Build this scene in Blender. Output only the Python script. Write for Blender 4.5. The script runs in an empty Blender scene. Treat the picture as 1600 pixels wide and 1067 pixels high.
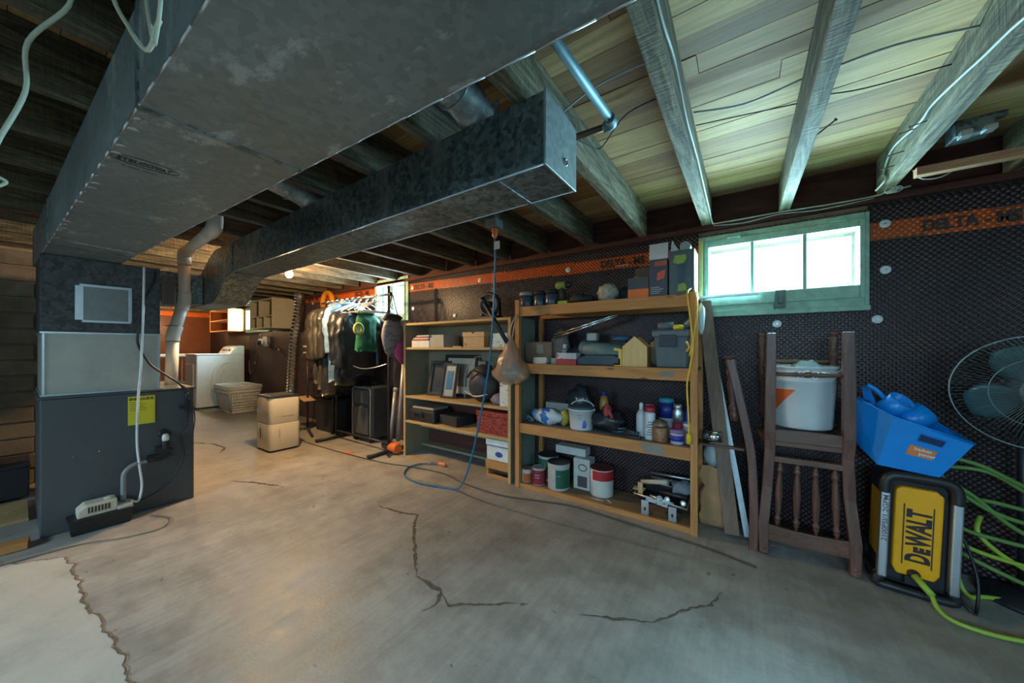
import bpy, math, random
import numpy as np
from mathutils import Vector, Matrix, noise
random.seed(7)
R = math.radians
C = bpy.context.scene.collection
S = bpy.context.scene

# ---------------------------------------------------------------- camera, world, lights, exposure
YAW = math.atan(363 / 531)
cam = bpy.data.cameras.new('camera'); camo = bpy.data.objects.new('camera', cam); C.objects.link(camo)
cam.sensor_width = 36.0; cam.lens = 36.0 * 531 / 1600; cam.shift_y = 9.5 / 1600; cam.clip_start = 0.02
camo.location = (0, 0, 1.1); camo.rotation_euler = (R(90), 0, YAW)
S.camera = camo
S.view_settings.view_transform = 'Standard'; S.view_settings.look = 'None'
S.view_settings.gamma = 1.0; S.view_settings.use_curve_mapping = False
S.view_settings.exposure = 0.62

W = bpy.data.worlds.new('world'); S.world = W; W.use_nodes = True
bg = W.node_tree.nodes['Background']; bg.inputs[0].default_value = (0.62, 0.9, 1.0, 1); bg.inputs[1].default_value = 2.0

def area(name, loc, rot, sx, sy, power, col, spread=180):
    l = bpy.data.lights.new(name, 'AREA'); l.shape = 'RECTANGLE'; l.size = sx; l.size_y = sy
    l.energy = power; l.color = col; l.spread = R(spread)
    o = bpy.data.objects.new(name, l); C.objects.link(o); o.location = loc; o.rotation_euler = rot
    return o
DAY = (0.44, 0.83, 1.0)
# daylight arriving at each window opening (just outside the glass)
area('daylight_window', (0.16, 2.76, 1.60), (R(-76), 0, 0), 0.74, 0.36, 74, DAY)
area('daylight_small_window', (-3.55, 2.76, 1.70), (R(-90), 0, 0), 0.54, 0.40, 42, (0.62, 0.88, 1.0))
area('daylight_laundry_window', (-7.6, 2.76, 1.64), (R(-90), 0, 0), 1.0, 0.40, 95, (0.72, 0.90, 1.0))
area('added_side_daylight', (2.98, -0.35, 1.45), (R(66), 0, R(90)), 1.25, 0.56, 12, DAY)  # light of an unseen window, added to brighten the right side
area('added_rear_daylight', (0.7, -2.69, 1.45), (R(46), 0, 0), 1.45, 0.56, 34, (0.44, 0.76, 1.0), 105)  # added behind the camera at an unseen window, for cool light on the floor
area('added_rear_left_daylight', (-2.2, -2.69, 1.45), (R(46), 0, 0), 1.2, 0.56, 26, (0.60, 0.84, 1.0), 105)  # further rear light, added to cool the left foreground; its window is unseen

# ---------------------------------------------------------------- materials
def NT(name):
    m = bpy.data.materials.new(name); m.use_nodes = True; nt = m.node_tree
    return m, nt, nt.nodes, nt.links, nt.nodes['Principled BSDF']
def texco(n, l, scale=(1, 1, 1), kind='Object', rot=(0, 0, 0)):
    t = n.new('ShaderNodeTexCoord'); mp = n.new('ShaderNodeMapping'); mp.inputs['Scale'].default_value = scale
    mp.inputs['Rotation'].default_value = rot
    l.new(t.outputs[kind], mp.inputs[0]); return mp.outputs[0]
def ramp(n, l, fac, stops):
    r = n.new('ShaderNodeValToRGB'); e = r.color_ramp.elements
    while len(e) < len(stops): e.new(0.5)
    for i, (p, c) in enumerate(stops): e[i].position = p; e[i].color = (*c, 1)
    l.new(fac, r.inputs[0]); return r.outputs[0]
def noi(n, l, vec, scale, detail=4, rough=0.6, dist=0.0):
    t = n.new('ShaderNodeTexNoise'); t.inputs['Scale'].default_value = scale; t.inputs['Detail'].default_value = detail
    t.inputs['Roughness'].default_value = rough; t.inputs['Distortion'].default_value = dist
    l.new(vec, t.inputs['Vector']); return t.outputs['Fac']
def mixc(n, l, fac, a, b, mode='MIX'):
    m = n.new('ShaderNodeMix'); m.data_type = 'RGBA'; m.blend_type = mode
    for sock, v in ((m.inputs[0], fac), (m.inputs[6], a), (m.inputs[7], b)):
        if hasattr(v, 'links'): l.new(v, sock)
        elif isinstance(v, (int, float)): sock.default_value = v
        else: sock.default_value = (*v, 1)
    return m.outputs[2]
def bump(n, l, b, h, dist=0.002, strength=0.6):
    u = n.new('ShaderNodeBump'); u.inputs['Distance'].default_value = dist; u.inputs['Strength'].default_value = strength
    l.new(h, u.inputs['Height']); l.new(u.outputs[0], b.inputs['Normal'])
_cache = {}
def flat(col, rough=0.5, metal=0.0, var=0.12, scale=14, bmp=0.0, alpha=1.0, trans=0.0, sheen=0.0, coat=0.0):
    """plain surface with faint procedural mottling"""
    key = (col, rough, metal, var, scale, bmp, alpha, trans, sheen, coat)
    if key in _cache: return _cache[key]
    m, nt, n, l, b = NT('surface'); v = texco(n, l)
    f = noi(n, l, v, scale, 5)
    lo = tuple(c * (1 - var) for c in col); hi = tuple(min(1, c * (1 + var)) for c in col)
    l.new(ramp(n, l, f, [(0.3, lo), (0.7, hi)]), b.inputs['Base Color'])
    b.inputs['Roughness'].default_value = rough; b.inputs['Metallic'].default_value = metal
    b.inputs['Alpha'].default_value = alpha; b.inputs['Transmission Weight'].default_value = trans
    b.inputs['Coat Weight'].default_value = coat
    if bmp: bump(n, l, b, noi(n, l, v, scale * 3, 4), bmp)
    _cache[key] = m; return m
def wood(c1, c2, axis='X', rough=0.7, freq=1.0, knots=True, bmp=0.001):
    key = ('wood', c1, c2, axis, rough, freq, knots)
    if key in _cache: return _cache[key]
    m, nt, n, l, b = NT('wood')
    sc = {'X': (1.2, 14, 14), 'Y': (14, 1.2, 14), 'Z': (14, 14, 1.2)}[axis]
    v = texco(n, l, tuple(s * freq for s in sc))
    f = noi(n, l, v, 2.2, 6, 0.62, 1.4)
    col = ramp(n, l, f, [(0.30, c1), (0.52, tuple((a + bb) / 2 for a, bb in zip(c1, c2))), (0.68, c2)])
    if knots:
        v2 = texco(n, l, {'X': (3, 9, 9), 'Y': (9, 3, 9), 'Z': (9, 9, 3)}[axis])
        vo = n.new('ShaderNodeTexVoronoi'); vo.inputs['Scale'].default_value = 1.3; l.new(v2, vo.inputs['Vector'])
        k = ramp(n, l, vo.outputs['Distance'], [(0.05, (0.25, 0.25, 0.25)), (0.14, (1, 1, 1))])
        col = mixc(n, l, 0.85, col, k, 'MULTIPLY')
    l.new(col, b.inputs['Base Color']); b.inputs['Roughness'].default_value = rough
    bump(n, l, b, f, bmp)
    _cache[key] = m; return m
def galvanized(c1, c2, rough=0.42, metal=0.75, patch=None):
    m, nt, n, l, b = NT('galvanized steel'); v = texco(n, l)
    vo = n.new('ShaderNodeTexVoronoi'); vo.inputs['Scale'].default_value = 55; l.new(v, vo.inputs['Vector'])
    sp = n.new('ShaderNodeSeparateColor'); l.new(vo.outputs['Color'], sp.inputs[0])
    big = noi(n, l, v, 2.0, 7, 0.65)
    col = ramp(n, l, sp.outputs[0], [(0.0, c1), (1.0, c2)])
    col = mixc(n, l, 0.75, col, ramp(n, l, big, [(0.3, (0.62, 0.62, 0.62)), (0.7, (1, 1, 1))]), 'MULTIPLY')
    if patch:
        pv = noi(n, l, texco(n, l, (2.6, 5, 1)), 1.6, 9, 0.72)
        pm = ramp(n, l, pv, [(0.56, (0, 0, 0)), (0.63, (1, 1, 1))])
        col = mixc(n, l, pm, col, patch)
    l.new(col, b.inputs['Base Color'])
    b.inputs['Metallic'].default_value = metal
    l.new(ramp(n, l, big, [(0.3, (rough * .8,) * 3), (0.7, (min(1, rough * 1.3),) * 3)]), b.inputs['Roughness'])
    bump(n, l, b, big, 0.002, 0.25)
    return m
def concrete():
    m, nt, n, l, b = NT('concrete floor')
    v = texco(n, l); st = texco(n, l, (24, 1.6, 1), rot=(0, 0, R(-22)))
    big = noi(n, l, v, 0.9, 6, 0.6); mid = noi(n, l, v, 5, 8, 0.7); streak = noi(n, l, st, 1.6, 6, 0.65); fine = noi(n, l, v, 70, 4, 0.7)
    col = ramp(n, l, big, [(0.3, (0.27, 0.25, 0.225)), (0.55, (0.38, 0.355, 0.32)), (0.75, (0.46, 0.435, 0.395))])
    col = mixc(n, l, 0.33, col, ramp(n, l, streak, [(0.3, (0.6, 0.59, 0.58)), (0.62, (1.12, 1.12, 1.12))]), 'MULTIPLY')
    col = mixc(n, l, 0.75, col, ramp(n, l, mid, [(0.35, (0.62, 0.60, 0.58)), (0.6, (1.06, 1.06, 1.06))]), 'MULTIPLY')
    spot = noi(n, l, v, 16, 3, 0.5)
    col = mixc(n, l, ramp(n, l, spot, [(0.71, (0, 0, 0)), (0.75, (1, 1, 1))]), col, (0.13, 0.11, 0.09))
    l.new(col, b.inputs['Base Color'])
    l.new(ramp(n, l, mid, [(0.3, (0.34,) * 3), (0.7, (0.6,) * 3)]), b.inputs['Roughness'])
    a = n.new('ShaderNodeMath'); a.operation = 'ADD'; l.new(streak, a.inputs[0]); l.new(fine, a.inputs[1])
    bump(n, l, b, a.outputs[0], 0.002, 0.35)
    return m
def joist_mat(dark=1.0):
    m, nt, n, l, b = NT('rough sawn joist')
    oi = n.new('ShaderNodeObjectInfo')
    g = noi(n, l, texco(n, l, (16, 1.6, 16)), 2.4, 7, 0.65, 1.2)
    saw = noi(n, l, texco(n, l, (6, 60, 6)), 1.5, 3, 0.7)
    col = ramp(n, l, g, [(0.33, (0.08, 0.07, 0.055)), (0.5, (0.24, 0.21, 0.16)), (0.66, (0.45, 0.41, 0.33))])
    col = mixc(n, l, 0.55, col, ramp(n, l, saw, [(0.35, (0.55,) * 3), (0.6, (1.1,) * 3)]), 'MULTIPLY')
    col = mixc(n, l, 0.5, col, ramp(n, l, oi.outputs['Random'], [(0, (0.75, 0.72, 0.68)), (1, (1, 1, 1))]), 'MULTIPLY')
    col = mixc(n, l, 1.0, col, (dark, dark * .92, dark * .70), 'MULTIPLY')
    l.new(col, b.inputs['Base Color']); b.inputs['Roughness'].default_value = 0.85
    a = n.new('ShaderNodeMath'); a.operation = 'ADD'; l.new(g, a.inputs[0]); l.new(saw, a.inputs[1])
    bump(n, l, b, a.outputs[0], 0.004, 0.6)
    return m
def board_mat():
    m, nt, n, l, b = NT('subfloor board')
    oi = n.new('ShaderNodeObjectInfo')
    g = noi(n, l, texco(n, l, (1.0, 18, 6)), 2.4, 6, 0.6, 0.8)
    st = noi(n, l, texco(n, l), 1.7, 5, 0.6)
    tone = ramp(n, l, oi.outputs['Random'], [(0, (0.20, 0.105, 0.05)), (0.12, (0.36, 0.185, 0.07)), (0.5, (0.50, 0.285, 0.11)), (1, (0.63, 0.39, 0.16))])
    col = mixc(n, l, 0.7, tone, ramp(n, l, g, [(0.3, (0.42,) * 3), (0.62, (1.05,) * 3)]), 'MULTIPLY')
    col = mixc(n, l, 0.5, col, ramp(n, l, st, [(0.35, (0.6, 0.55, 0.5)), (0.6, (1.05,) * 3)]), 'MULTIPLY')
    l.new(col, b.inputs['Base Color']); b.inputs['Roughness'].default_value = 0.75
    bump(n, l, b, g, 0.0015, 0.5)
    return m
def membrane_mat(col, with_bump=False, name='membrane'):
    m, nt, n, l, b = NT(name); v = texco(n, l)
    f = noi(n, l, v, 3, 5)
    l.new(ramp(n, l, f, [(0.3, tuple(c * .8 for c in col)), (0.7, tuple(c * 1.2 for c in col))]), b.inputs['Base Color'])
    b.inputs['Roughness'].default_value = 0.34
    if with_bump:
        vo = n.new('ShaderNodeTexVoronoi'); vo.inputs['Scale'].default_value = 50; vo.inputs['Randomness'].default_value = 0.0
        l.new(texco(n, l, rot=(0, R(45), R(0))), vo.inputs['Vector'])
        r = ramp(n, l, vo.outputs['Distance'], [(0.2, (1,) * 3), (0.45, (0,) * 3)])
        bump(n, l, b, r, 0.004, 1.0)
    return m
def paper_print(base, ink, scale=30, thr=0.55):
    m, nt, n, l, b = NT('printed card')
    f = noi(n, l, texco(n, l, (1, 1, 2.2)), scale, 3, 0.7)
    l.new(mixc(n, l, ramp(n, l, f, [(thr, (0,) * 3), (thr + .03, (1,) * 3)]), base, ink), b.inputs['Base Color'])
    b.inputs['Roughness'].default_value = 0.5
    return m
def glow(col, strength):
    m, nt, n, l, b = NT('glowing'); b.inputs['Base Color'].default_value = (*col, 1)
    b.inputs['Emission Color'].default_value = (*col, 1); b.inputs['Emission Strength'].default_value = strength
    return m
def glass_thin():
    m, nt, n, l, b = NT('window glass')
    tr = n.new('ShaderNodeBsdfTransparent'); gl = n.new('ShaderNodeBsdfGlossy'); gl.inputs['Roughness'].default_value = 0.05
    mx = n.new('ShaderNodeMixShader'); mx.inputs[0].default_value = 0.08
    tr.inputs[0].default_value = (0.94, 0.98, 1, 1)
    l.new(tr.outputs[0], mx.inputs[1]); l.new(gl.outputs[0], mx.inputs[2]); l.new(mx.outputs[0], n['Material Output'].inputs[0])
    return m
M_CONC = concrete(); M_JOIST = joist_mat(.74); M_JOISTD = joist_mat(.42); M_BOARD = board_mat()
M_MEM = membrane_mat((0.105, 0.065, 0.064)); M_MEMB = membrane_mat((0.014, 0.009, 0.010), True, 'membrane far')  # dimples paler than the darkened sheet: their highlights are put into the colour
M_ORG = membrane_mat((0.80, 0.16, 0.02), name='membrane stripe'); M_ORGD = membrane_mat((0.30, 0.055, 0.01), name='membrane stripe ground'); M_RUST = membrane_mat((0.17, 0.06, 0.026), True, 'membrane rust')  # stripe ground is a darker copy; shade between bright dimples is in the colour
M_INK = flat((0.025, 0.02, 0.02), 0.6)
M_DUCT = galvanized((0.22, 0.265, 0.26), (0.29, 0.335, 0.33), 0.45, 0.35, patch=(0.42, 0.47, 0.47))
M_DUCT2 = galvanized((0.09, 0.12, 0.12), (0.30, 0.36, 0.36), rough=0.38, metal=.6, patch=(0.30, 0.35, 0.34))
M_FOIL = galvanized((0.075, 0.08, 0.085), (0.15, 0.16, 0.165), 0.6, 0.5)
M_STEEL = flat((0.50, 0.49, 0.44), 0.5, 0.6, 0.12, 6, 0.0015)
M_CHROME = flat((0.7, 0.7, 0.7), 0.2, 1.0, 0.05)
M_ALU = flat((0.62, 0.64, 0.66), 0.35, 0.9, 0.06)
M_FURN = flat((0.082, 0.094, 0.102), 0.45, 0.15, 0.08, 4)
M_BLACK = flat((0.018, 0.018, 0.02), 0.45)
M_BLACKM = flat((0.022, 0.022, 0.025), 0.75)
M_WHITE = flat((0.78, 0.79, 0.78), 0.35, 0, 0.03)
M_WHITEP = flat((0.74, 0.76, 0.76), 0.4, 0, 0.05)
M_CREAM = flat((0.66, 0.61, 0.50), 0.22, 0, 0.03, coat=0.4)
M_GREEN = flat((0.30, 0.47, 0.36), 0.6, 0, 0.22, 22, 0.002)
M_GLASS = glass_thin()
M_PINE = wood((0.40, 0.165, 0.045), (0.58, 0.27, 0.085), 'X'); M_PINEZ = wood((0.40, 0.165, 0.045), (0.58, 0.27, 0.085), 'Z')
M_PINEY = wood((0.40, 0.165, 0.045), (0.58, 0.27, 0.085), 'Y')
M_PLY = wood((0.38, 0.25, 0.10), (0.54, 0.38, 0.18), 'X'); M_PLYZ = wood((0.38, 0.25, 0.10), (0.54, 0.38, 0.18), 'Z')
M_PANEL = flat((0.23, 0.22, 0.15), 0.75, 0, 0.12, 5)
M_DARKW = wood((0.075, 0.032, 0.023), (0.19, 0.085, 0.06), 'Z', 0.38, knots=False)
M_DARKWX = wood((0.085, 0.042, 0.03), (0.20, 0.10, 0.068), 'X', 0.38, knots=False)
M_SILL = wood((0.045, 0.016, 0.012), (0.10, 0.036, 0.026), 'X', 0.9, knots=False)
M_CARD = flat((0.50, 0.33, 0.17), 0.8, 0, 0.08)
M_TINLID = flat((0.35, 0.36, 0.36), 0.3, 0.9)
M_PVC = flat((0.72, 0.72, 0.66), 0.38, 0, 0.08, 8)

# ---------------------------------------------------------------- mesh helpers
class MB:
    """collects shapes in world coordinates; build() links them as ONE mesh object"""
    def __init__(s): s.v = []; s.f = []; s.sm = []
    def add(s, v, f, smooth=False, mat=None):
        k = len(s.v)
        if mat is not None: v = [tuple(mat @ Vector(p)) for p in v]
        s.v += [tuple(p) for p in v]; s.f += [tuple(i + k for i in q) for q in f]
        s.sm += smooth if isinstance(smooth, list) else [smooth] * len(f)
        return s
    def box(s, x0, x1, y0, y1, z0, z1, mat=None):
        v = [(x, y, z) for z in (z0, z1) for y in (y0, y1) for x in (x0, x1)]
        return s.add(v, [(0, 2, 3, 1), (4, 5, 7, 6), (0, 1, 5, 4), (2, 6, 7, 3), (0, 4, 6, 2), (1, 3, 7, 5)], False, mat)
    def frust(s, c, w0, d0, w1, d1, h, mat=None, z=0):
        """tapered box on centre c"""
        v = [(c[0] + a * w0 / 2, c[1] + b * d0 / 2, c[2]) for a, b in ((-1, -1), (1, -1), (1, 1), (-1, 1))]
        v += [(c[0] + a * w1 / 2, c[1] + b * d1 / 2, c[2] + h) for a, b in ((-1, -1), (1, -1), (1, 1), (-1, 1))]
        return s.add(v, [(3, 2, 1, 0), (4, 5, 6, 7)] + [(i, (i + 1) % 4, 4 + (i + 1) % 4, 4 + i) for i in range(4)], False, mat)
    def prism(s, pts, axis, a, b, smooth=False):
        """polygon pts (2D) in the plane across axis, extruded from a to b"""
        def P(p, t): return {'X': (t, p[0], p[1]), 'Y': (p[0], t, p[1]), 'Z': (p[0], p[1], t)}[axis]
        n = len(pts); v = [P(p, a) for p in pts] + [P(p, b) for p in pts]
        return s.add(v, [tuple(range(n))[::-1], tuple(range(n, 2 * n))] + [(i, (i + 1) % n, n + (i + 1) % n, n + i) for i in range(n)],
                     [False, False] + [smooth] * n)
    def tube(s, path, r, n=8, closed=False, caps=True):
        P = [Vector(p) for p in path]; m = len(P)
        rr = r if isinstance(r, (list, tuple)) else [r] * m
        v = []; f = []
        T = []
        for i in range(m):
            a = P[(i - 1) % m] if (closed or i > 0) else P[i]; b = P[(i + 1) % m] if (closed or i < m - 1) else P[i]
            t = (b - a); T.append(t.normalized() if t.length > 1e-9 else Vector((0, 0, 1)))
        up = Vector((0, 0, 1)) if abs(T[0].z) < 0.9 else Vector((1, 0, 0))
        N = (up - T[0] * up.dot(T[0])).normalized()
        for i in range(m):
            N = (N - T[i] * N.dot(T[i]))
            N = N.normalized() if N.length > 1e-6 else T[i].orthogonal().normalized()
            B = T[i].cross(N)
            for k in range(n):
                a = 2 * math.pi * k / n
                v.append(P[i] + (N * math.cos(a) + B * math.sin(a)) * rr[i])
        for i in range(m if closed else m - 1):
            j = (i + 1) % m
            for k in range(n): f.append((i * n + k, i * n + (k + 1) % n, j * n + (k + 1) % n, j * n + k))
        sm = [True] * len(f)
        if caps and not closed:
            f += [tuple(range(n))[::-1], tuple(range((m - 1) * n, m * n))]; sm += [False, False]
        return s.add(v, f, sm)
    def lathe(s, c, prof, n=20, axis=(0, 0, 1), smooth=True):
        """prof: (radius, height) pairs from c along axis"""
        A = Vector(axis).normalized(); U = A.orthogonal().normalized() if abs(A.z) < 0.999 else Vector((1, 0, 0)); Vv = A.cross(U)
        v = []; f = []; sm = []; c = Vector(c)
        for r, h in prof:
            for k in range(n):
                a = 2 * math.pi * k / n
                v.append(c + A * h + (U * math.cos(a) + Vv * math.sin(a)) * max(r, 1e-5))
        for i in range(len(prof) - 1):
            flatring = abs(prof[i][1] - prof[i + 1][1]) < 1e-6
            for k in range(n):
                f.append((i * n + k, i * n + (k + 1) % n, (i + 1) * n + (k + 1) % n, (i + 1) * n + k)); sm.append(smooth and not flatring)
        if prof[0][0] > 1e-4: f.append(tuple(range(n))[::-1]); sm.append(False)
        if prof[-1][0] > 1e-4: f.append(tuple(range((len(prof) - 1) * n, len(prof) * n))); sm.append(False)
        return s.add(v, f, sm)
    def blob(s, c, r, seed=0, amp=0.25, n=14, fr=2.0):
        """crumpled rounded lump of radii r"""
        v = []; f = []; m = n // 2 + 1; c = Vector(c)
        for i in range(m + 1):
            th = math.pi * i / m
            for k in range(n):
                a = 2 * math.pi * k / n
                d = Vector((math.sin(th) * math.cos(a), math.sin(th) * math.sin(a), math.cos(th)))
                q = 1 + amp * noise.noise(d * fr + Vector((seed * 7.3, 0, 0))) + amp * .5 * noise.noise(d * fr * 2.7 + Vector((0, seed * 3.1, 0)))
                v.append((c.x + d.x * r[0] * q, c.y + d.y * r[1] * q, c.z + d.z * r[2] * q))
        for i in range(m):
            for k in range(n): f.append((i * n + k, (i + 1) * n + k, (i + 1) * n + (k + 1) % n, i * n + (k + 1) % n))
        return s.add(v, f, True)
    def xf(s, M, start=0):
        for i in range(start, len(s.v)): s.v[i] = tuple(M @ Vector(s.v[i]))
        return s
    def build(s, name, mat, parent=None, bevel=0.0, label=None, loc=None, stuff=False):
        me = bpy.data.meshes.new(name); o = bpy.data.objects.new(name, me); C.objects.link(o)
        if parent is not None:
            base = ORG[parent.name]; o.parent = parent; ORG[o.name] = base
        else:
            base = Vector(loc) if loc is not None else Vector((0, 0, 0)); o.location = base; ORG[o.name] = base
        v = [(p[0] - base[0], p[1] - base[1], p[2] - base[2]) for p in s.v]
        me.from_pydata(v, [], s.f); me.polygons.foreach_set('use_smooth', s.sm); me.materials.append(mat); me.validate()
        if bevel:
            b = o.modifiers.new('bevel', 'BEVEL'); b.width = bevel; b.segments = 2; b.limit_method = 'ANGLE'; b.harden_normals = False
        if label: o['label'] = label
        if stuff: o['kind'] = 'stuff'
        return o
ORG = {}
def thing(name, label, cat, loc, group=None):
    o = bpy.data.objects.new(name, None); C.objects.link(o); o.location = loc; o.empty_display_size = 0.05
    ORG[o.name] = Vector(loc); o['label'] = label; o['category'] = cat
    if group: o['group'] = group
    return o
def single(mb, name, mat, label, cat, loc, group=None, bevel=0.0):
    o = mb.build(name, mat, None, bevel, None, loc); o['label'] = label; o['category'] = cat
    if group: o['group'] = group
    return o
def struct(mb, name, mat, bevel=0.0, loc=(0, 0, 0)):
    o = mb.build(name, mat, None, bevel, None, loc); o['kind'] = 'structure'; return o
def crumple(m_, amp=.01, fr=14, seed=0):
    o = Vector((seed * 3.7, seed * 1.3, 0))
    m_.v = [tuple(Vector(p) + noise.noise_vector(Vector(p) * fr + o) * amp + noise.noise_vector(Vector(p) * fr * 2.6 + o) * amp * .45) for p in m_.v]
    return m_
def rot_about(c, axis, ang):
    return Matrix.Translation(Vector(c)) @ Matrix.Rotation(ang, 4, Vector(axis)) @ Matrix.Translation(-Vector(c))
def spline(pts, k=6):
    """smooth Catmull-Rom path through pts"""
    P = [Vector(p) for p in pts]; out = []
    for i in range(len(P) - 1):
        a = P[max(i - 1, 0)]; b = P[i]; c = P[i + 1]; d = P[min(i + 2, len(P) - 1)]
        for j in range(k):
            t = j / k
            out.append(0.5 * ((2 * b) + (c - a) * t + (2 * a - 5 * b + 4 * c - d) * t * t + (-a + 3 * b - 3 * c + d) * t ** 3))
    out.append(P[-1]); return out
def lettering(body, size, origin, right, up, depth=0.0008, bold=0.0, width=None):
    """flat print: text as a thin mesh; origin = lower left"""
    cu = bpy.data.curves.new('lettering', 'FONT'); cu.body = body; cu.size = size; cu.extrude = depth; cu.offset = bold; cu.resolution_u = 3
    ob = bpy.data.objects.new('lettering', cu); C.objects.link(ob)
    dg = bpy.context.evaluated_depsgraph_get(); me = bpy.data.meshes.new_from_object(ob.evaluated_get(dg))
    v = [x.co.copy() for x in me.vertices]; f = [tuple(p.vertices) for p in me.polygons]
    bpy.data.objects.remove(ob); bpy.data.curves.remove(cu); bpy.data.meshes.remove(me)
    if width:
        w = max(p.x for p in v); k = width / w
        for p in v: p.x *= k
    r = Vector(right).normalized(); u = Vector(up).normalized(); nn = r.cross(u)
    o = Vector(origin); m = MB(); m.add([tuple(o + r * p.x + u * p.y + nn * p.z) for p in v], f); return m
# ================================================================ STRUCTURE
CZ = 2.09      # underside of the subfloor
JZ = 1.905     # underside of the joists
WY = 2.60      # face of the long wall
floor = struct(MB().box(-10.5, 2.9, -2.6, 2.85, -0.12, 0), 'floor', M_CONC)
def ribbon(pts, w, z0=0.0002, z1=0.0012, seed=0):
    """irregular flat strip along pts"""
    random.seed(seed); P = []
    for i in range(len(pts) - 1):
        a, b = Vector((*pts[i], 0)), Vector((*pts[i + 1], 0)); n = max(2, int((b - a).length / 0.02)); d = (b - a).normalized(); q = Vector((-d.y, d.x, 0))
        for j in range(n): P.append(a + (b - a) * j / n + q * random.uniform(-.005, .005))
    P.append(Vector((*pts[-1], 0))); v = []; f = []
    for i, p in enumerate(P):
        d = (P[min(i + 1, len(P) - 1)] - P[max(i - 1, 0)]).normalized(); q = Vector((-d.y, d.x, 0))
        ww = w * random.uniform(.35, 1.5) * (min(1, i / 6 + .15)) * (min(1, (len(P) - 1 - i) / 6 + .15))
        v += [tuple(p + q * ww + Vector((0, 0, z1))), tuple(p - q * ww + Vector((0, 0, z1)))]
        if i: k = 2 * i; f.append((k - 2, k - 1, k + 1, k))
    return MB().add(v, f)
M_CRACK = flat((0.13, 0.10, 0.075), 0.9, 0, 0.4, 40)
ribbon([(-2.107, 1.424), (-1.90, 1.45), (-1.771, 1.49), (-1.66, 1.37), (-1.523, 1.263), (-1.40, 1.16), (-1.305, 1.09)], .008, seed=2).build('crack', M_CRACK, floor)
ribbon([(-1.305, 1.09), (-1.20, 1.09), (-1.124, 1.084), (-1.091, 1.014), (-1.11, .96)], .010, seed=3).build('crack', M_CRACK, floor)
ribbon([(-1.124, 1.084), (-1.04, 1.045), (-0.983, 1.088), (-0.90, 1.15), (-0.801, 1.221)], .006, seed=4).build('crack', M_CRACK, floor)
ribbon([(-0.56, 1.31), (-0.42, 1.38), (-0.303, 1.442), (-0.25, 1.52), (-0.185, 1.612), (-0.12, 1.68), (-0.078, 1.799)], .0055, seed=5).build('crack', M_CRACK, floor)
ribbon([(-3.0, 1.2), (-3.3, 1.1), (-3.5, 1.0)], .01, seed=6).build('crack', M_CRACK, floor)
ribbon([(-5.4, 1.1), (-5.0, 1.28), (-4.7, 1.3), (-4.5, 1.2)], .014, seed=8).build('crack', M_CRACK, floor)
# pale patch of newer concrete with a ragged edge
random.seed(11)
edge = [(-3.25, -0.06), (-3.088, -0.042), (-2.98, .10), (-2.934, 0.145), (-2.74, 0.165), (-2.534, 0.17), (-2.34, 0.165), (-2.206, 0.189), (-2.0, 0.20), (-1.769, 0.215), (-1.55, .22), (-1.3, .19), (-1.0, .10), (-.8, -.2)]
rag = []
for i in range(len(edge) - 1):
    a, b = edge[i], edge[i + 1]
    for j in range(5): t = j / 5; rag.append((a[0] + (b[0] - a[0]) * t + random.uniform(-.01, .01), a[1] + (b[1] - a[1]) * t + random.uniform(-.012, .012)))
rag += [(-.8, -1.6), (-3.25, -1.6)]
m, nt, n, l, b = NT('patch concrete'); v = texco(n, l)
pb = noi(n, l, v, 2.5, 7, .7)
l.new(ramp(n, l, pb, [(0.3, (0.33, 0.32, 0.29)), (0.5, (0.46, 0.44, 0.39)), (0.7, (0.52, 0.50, 0.45))]), b.inputs['Base Color']); b.inputs['Roughness'].default_value = .8
bump(n, l, b, noi(n, l, v, 9, 6, .7), .006, .5)
MB().prism(rag, 'Z', 0.0, 0.003).build('concrete_patch', m, floor)
ribbon(rag[4:-12], .0022, z1=.0042, seed=12).build('patch_edge', M_CRACK, floor)

# ceiling: slab, boards running along X, joists running along Y
ceiling = struct(MB().box(-10.5, 2.9, -2.6, 2.85, CZ + .03, CZ + .08), 'ceiling', M_DARKWX)
random.seed(21); y = -2.55; proto = {}
rows = []
while y < 2.6:
    w = 0.092; rows.append((y, w)); y += w + .002
for y, w in rows:
    vis = y > -0.1
    cuts = [-10.4] + sorted(random.uniform(-8, 1.0) for _ in range(3 if y > 0.3 else 1)) + [2.85]
    for a, c in zip(cuts, cuts[1:]):
        if c - a < .1: continue
        dz = random.uniform(0, .003)
        MB().box(a + .001, c - .001, y, y + w, CZ + dz, CZ + .022).build('board', M_BOARD, ceiling)
jmesh = None
for k in range(-25, 8):
    x = -0.205 + .403 * k
    w = .026 if k else .028
    bw = MB()
    # slightly uneven rough sawn beam
    ys = [-2.55 + 5.12 * i / 16 for i in range(17)]; v = []; f = []
    random.seed(100 + k); ph = random.uniform(0, 9)
    for i, yy in enumerate(ys):
        dx = .004 * math.sin(yy * 2 + ph); dz = .003 * math.sin(yy * 3.1 + ph)
        v += [(x - w + dx, yy, JZ + dz), (x + w + dx, yy, JZ + dz), (x + w + dx, yy, CZ - .0005), (x - w + dx, yy, CZ - .0005)]
        if i:
            q = 4 * i
            f += [(q - 4, q - 3, q + 1, q), (q - 3, q - 2, q + 2, q + 1), (q - 2, q - 1, q + 3, q + 2), (q - 1, q - 4, q, q + 3)]
    f += [(0, 3, 2, 1), (64, 65, 66, 67)]
    bw.add(v, f).build('joist', M_JOIST if k > -2 else M_JOISTD, ceiling, .003)  # joists past the duct use a darker copy, shade put into the colour
MB().box(-10.4, 2.85, 2.60, 2.66, JZ - .01, CZ).build('rim_board', M_SILL, ceiling)
MB().box(-10.4, 2.85, 2.565, 2.66, JZ - .035, JZ - .002).build('sill_plate', M_SILL, ceiling)

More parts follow.
